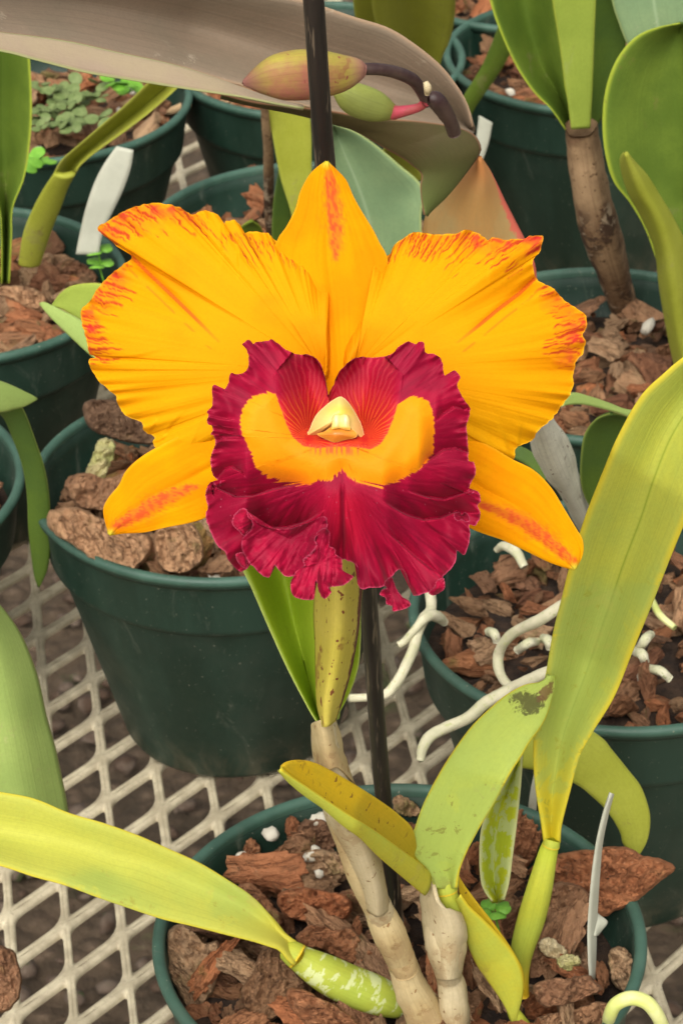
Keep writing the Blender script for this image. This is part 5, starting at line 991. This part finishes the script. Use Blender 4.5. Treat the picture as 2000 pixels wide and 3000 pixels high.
leaf(T6, 'leaf', M_g2, [[(1672, 378), (1662, 300), (1655, 255), (1638, 128), (1618, 0), (1600, -160)], [(1728, 374), (1732, 300), (1734, 255), (1738, 128), (1744, 0), (1755, -160)]], (1.215, 1.165), cup=.05, label='middle leaf, lighter green')
leaf(T6, 'leaf', M_g3, [[(1700, 376), (1720, 300), (1735, 200), (1738, 100), (1742, 0), (1740, -160)], [(1745, 372), (1790, 300), (1820, 200), (1835, 100), (1830, 0), (1820, -160)]], (1.235, 1.19), cup=.05, label='right leaf, darkest')
T7 = thing('orchid_plant', 'orchid at the upper right edge with a big round-ended green leaf', 'orchid', tuple(onz(2010, 1010, .108)), 'orchids around the flowering one')
leaf(T7, 'leaf', M_g4, [[(1860, 160), (1835, 128), (1810, 64), (1791, 0), (1780, -120)], [(2060, 160), (2060, 100), (2060, 40), (2060, -40), (2040, -120)]], (1.20, 1.18), label='grey-green leaf at the top right corner')
leaf(T7, 'leaf', M_g1, [[(2000, 1100), (1960, 900), (1900, 700), (1848, 600), (1795, 530), (1769, 434), (1764, 332), (1778, 242), (1810, 166), (1861, 108), (1925, 80), (1990, 68)], [(2060, 1100), (2040, 900), (2020, 700), (2000, 600), (1970, 530), (1955, 434), (1950, 332), (1955, 242), (1965, 166), (1980, 108), (1990, 80), (2000, 68)], [(2120, 1100), (2130, 900), (2130, 700), (2130, 600), (2140, 530), (2140, 434), (2140, 332), (2130, 242), (2110, 166), (2080, 108), (2040, 80), (2010, 68)]], [(1.26, 1.165), (1.28, 1.18), (1.26, 1.165)], N=70, label='big round-ended leaf')
leaf(T7, 'leaf', M_g6, [[(1975, 1080), (1955, 990), (1930, 850), (1915, 730), (1878, 640), (1840, 570), (1820, 510), (1814, 465), (1829, 447)], [(2010, 1080), (1995, 990), (1975, 850), (1955, 730), (1925, 640), (1885, 570), (1858, 510), (1840, 468), (1831, 447)], [(2020, 1080), (2040, 990), (2040, 850), (2020, 740), (1975, 645), (1928, 565), (1893, 510), (1861, 478), (1833, 447)]], [(1.24, 1.155), (1.225, 1.14), (1.24, 1.155)], label='narrower olive leaf in front')
T8 = thing('orchid_plant', 'orchid stalk slanting in the upper right pot left of the upright leaves', 'orchid', tuple(onz(1360, 330, .11)), 'orchids around the flowering one')
leaf(T8, 'leaf', M_g1, [[(1345, 330), (1360, 280), (1415, 191), (1459, 89), (1490, 0)], [(1375, 345), (1400, 300), (1450, 230), (1497, 150), (1530, 60)]], (1.50, 1.42), th=.004, cup=-.2, label='thick slanting green leaf')
T9 = thing('orchid_plant', 'orchid with white roots and an olive leaf curling behind the long yellow-green leaf', 'orchid', tuple(onz(1760, 1560, .108)), 'orchids around the flowering one')
leaf(T9, 'leaf', M_g5, [[(1645, 1180), (1673, 1150), (1722, 1160), (1780, 1180), (1823, 1197), (1880, 1206), (1990, 1240)], [(1640, 1190), (1680, 1185), (1722, 1188), (1794, 1206), (1840, 1222), (1890, 1245), (1990, 1290)]], (.98, 1.02), label='thin light green leaf edge')
leaf(T9, 'leaf', M_g3, [[(1760, 1560), (1739, 1508), (1714, 1462), (1700, 1417), (1698, 1366), (1705, 1294), (1719, 1257), (1745, 1228), (1785, 1211)], [(1900, 1560), (1890, 1508), (1885, 1460), (1885, 1417), (1885, 1366), (1880, 1294), (1870, 1250), (1840, 1222), (1795, 1210)]], (1.06, 1.0), cup=.07, label='rounded dark green leaf')
leaf(T9, 'leaf', M_husk, [[(1545, 1260), (1565, 1340), (1600, 1400), (1640, 1450), (1670, 1510), (1700, 1560), (1720, 1600)], [(1580, 1240), (1610, 1320), (1640, 1390), (1665, 1440), (1690, 1490), (1715, 1540), (1735, 1580)], [(1612, 1215), (1650, 1265), (1678, 1323), (1697, 1394), (1713, 1460), (1740, 1515), (1755, 1560)]], [(.99, 1.08), (.975, 1.07), (.99, 1.08)], wave=.02, label='papery grey-white dead sheath')
leaf(T9, 'leaf', M_g3, [[(1480, 1330), (1510, 1345), (1550, 1370), (1590, 1420)], [(1490, 1310), (1530, 1310), (1580, 1345), (1600, 1400)]], (1.10, 1.10), label='dark leaf scrap behind the sepal')
leaf(T9, 'leaf', M_g6, [[(1480, 2160), (1530, 2130), (1600, 2110), (1690, 2120), (1760, 2160), (1794, 2200), (1840, 2257), (1875, 2303), (1898, 2365), (1903, 2410), (1895, 2460), (1872, 2500)], [(1480, 2240), (1530, 2250), (1600, 2262), (1660, 2285), (1700, 2306), (1729, 2330), (1767, 2365), (1790, 2395), (1805, 2420), (1817, 2445), (1825, 2475), (1860, 2500)]], (.97, .99), cup=-.09, N=70, label='olive leaf curling down')
R_ = lambda pts, **k: rt(T9, pts, **k)
R_([(1255, 1680, 1.09, 15), (1258, 1730, 1.08, 16), (1262, 1785, 1.07, 16), (1240, 1815, 1.065, 17), (1223, 1850, 1.06, 16), (1208, 1905, 1.06, 16), (1180, 1968, 1.06, 16), (1147, 2020, 1.06, 15), (1118, 2039, 1.06, 13), (1070, 2043, 1.06, 12), (1020, 2045, 1.06, 12)], lab='white root hanging over the rim and running left')
R_([(1300, 1822, 1.075, 13), (1285, 1808, 1.068, 16), (1262, 1802, 1.062, 17), (1235, 1820, 1.058, 14), (1210, 1850, 1.058, 12), (1185, 1878, 1.06, 11), (1165, 1890, 1.06, 10)], seed=3, lab='short root fork with a brown tip')
R_([(1720, 1740, .98, 15), (1652, 1771, .985, 17), (1580, 1816, .99, 17), (1513, 1848, 1.0, 16), (1478, 1879, 1.005, 15), (1460, 1915, 1.01, 15), (1459, 1955, 1.01, 15), (1473, 1990, 1.01, 14), (1500, 2020, 1.01, 13)], seed=5, lab='arched white root coming from behind the long leaf')
R_([(1680, 1930, .97, 15), (1594, 1972, .975, 17), (1536, 1999, .98, 18), (1491, 2021, .985, 18), (1424, 2057, .985, 19), (1371, 2102, .985, 18), (1312, 2129, .985, 18), (1263, 2155, .985, 18), (1238, 2190, .985, 16), (1230, 2228, .985, 12)], seed=7, lab='thick white root reaching left over the mesh')
for k, (a, b) in enumerate((((1430, 1850), (1455, 1880)), ((1515, 1905), (1570, 1880)), ((1590, 1870), (1610, 1900)), ((1860, 1910), (1890, 1940)), ((1900, 1960), (1960, 1990)), ((1870, 1900), (1905, 1860)))):
    p = [(a[0], a[1], dz(*a, .118), 13), ((a[0]+b[0])/2+4, (a[1]+b[1])/2-8, dz(*a, .122), 15), (b[0], b[1], dz(*b, .118), 12)]; rt(T9, p, N=14, seed=20+k, rough=.22, mat=M_rootg)
rt(T9, [(1455, 1610, dz(1455, 1610, .118), 10), (1475, 1600, dz(1475, 1600, .122), 14), (1510, 1618, dz(1510, 1618, .124), 15), (1535, 1660, dz(1535, 1660, .12), 12)], N=24, mat=M_root, seed=40, lab='curved root under the right sepal')
rt(T9, [(1905, 1750, dz(1905, 1750, .12), 9), (1930, 1800, dz(1930, 1800, .122), 11), (1975, 1840, dz(1975, 1840, .12), 9)], mat=M_greenroot, N=20, seed=41, lab='green root tip')
rtE = rt(None, [(300, 360, dz(300, 360, .12), 10), (405, 345, 1.555, 12), (500, 325, 1.54, 12), (560, 300, 1.53, 13), (598, 272, 1.525, 13)], name='loose_root', mat=simple_mat('tan_root', (.52, .36, .20), (.44, .30, .16), 90, .7, .3), seed=9); tag(rtE, 'tan aerial root sticking out over the weedy pot rim toward the mesh', 'root')
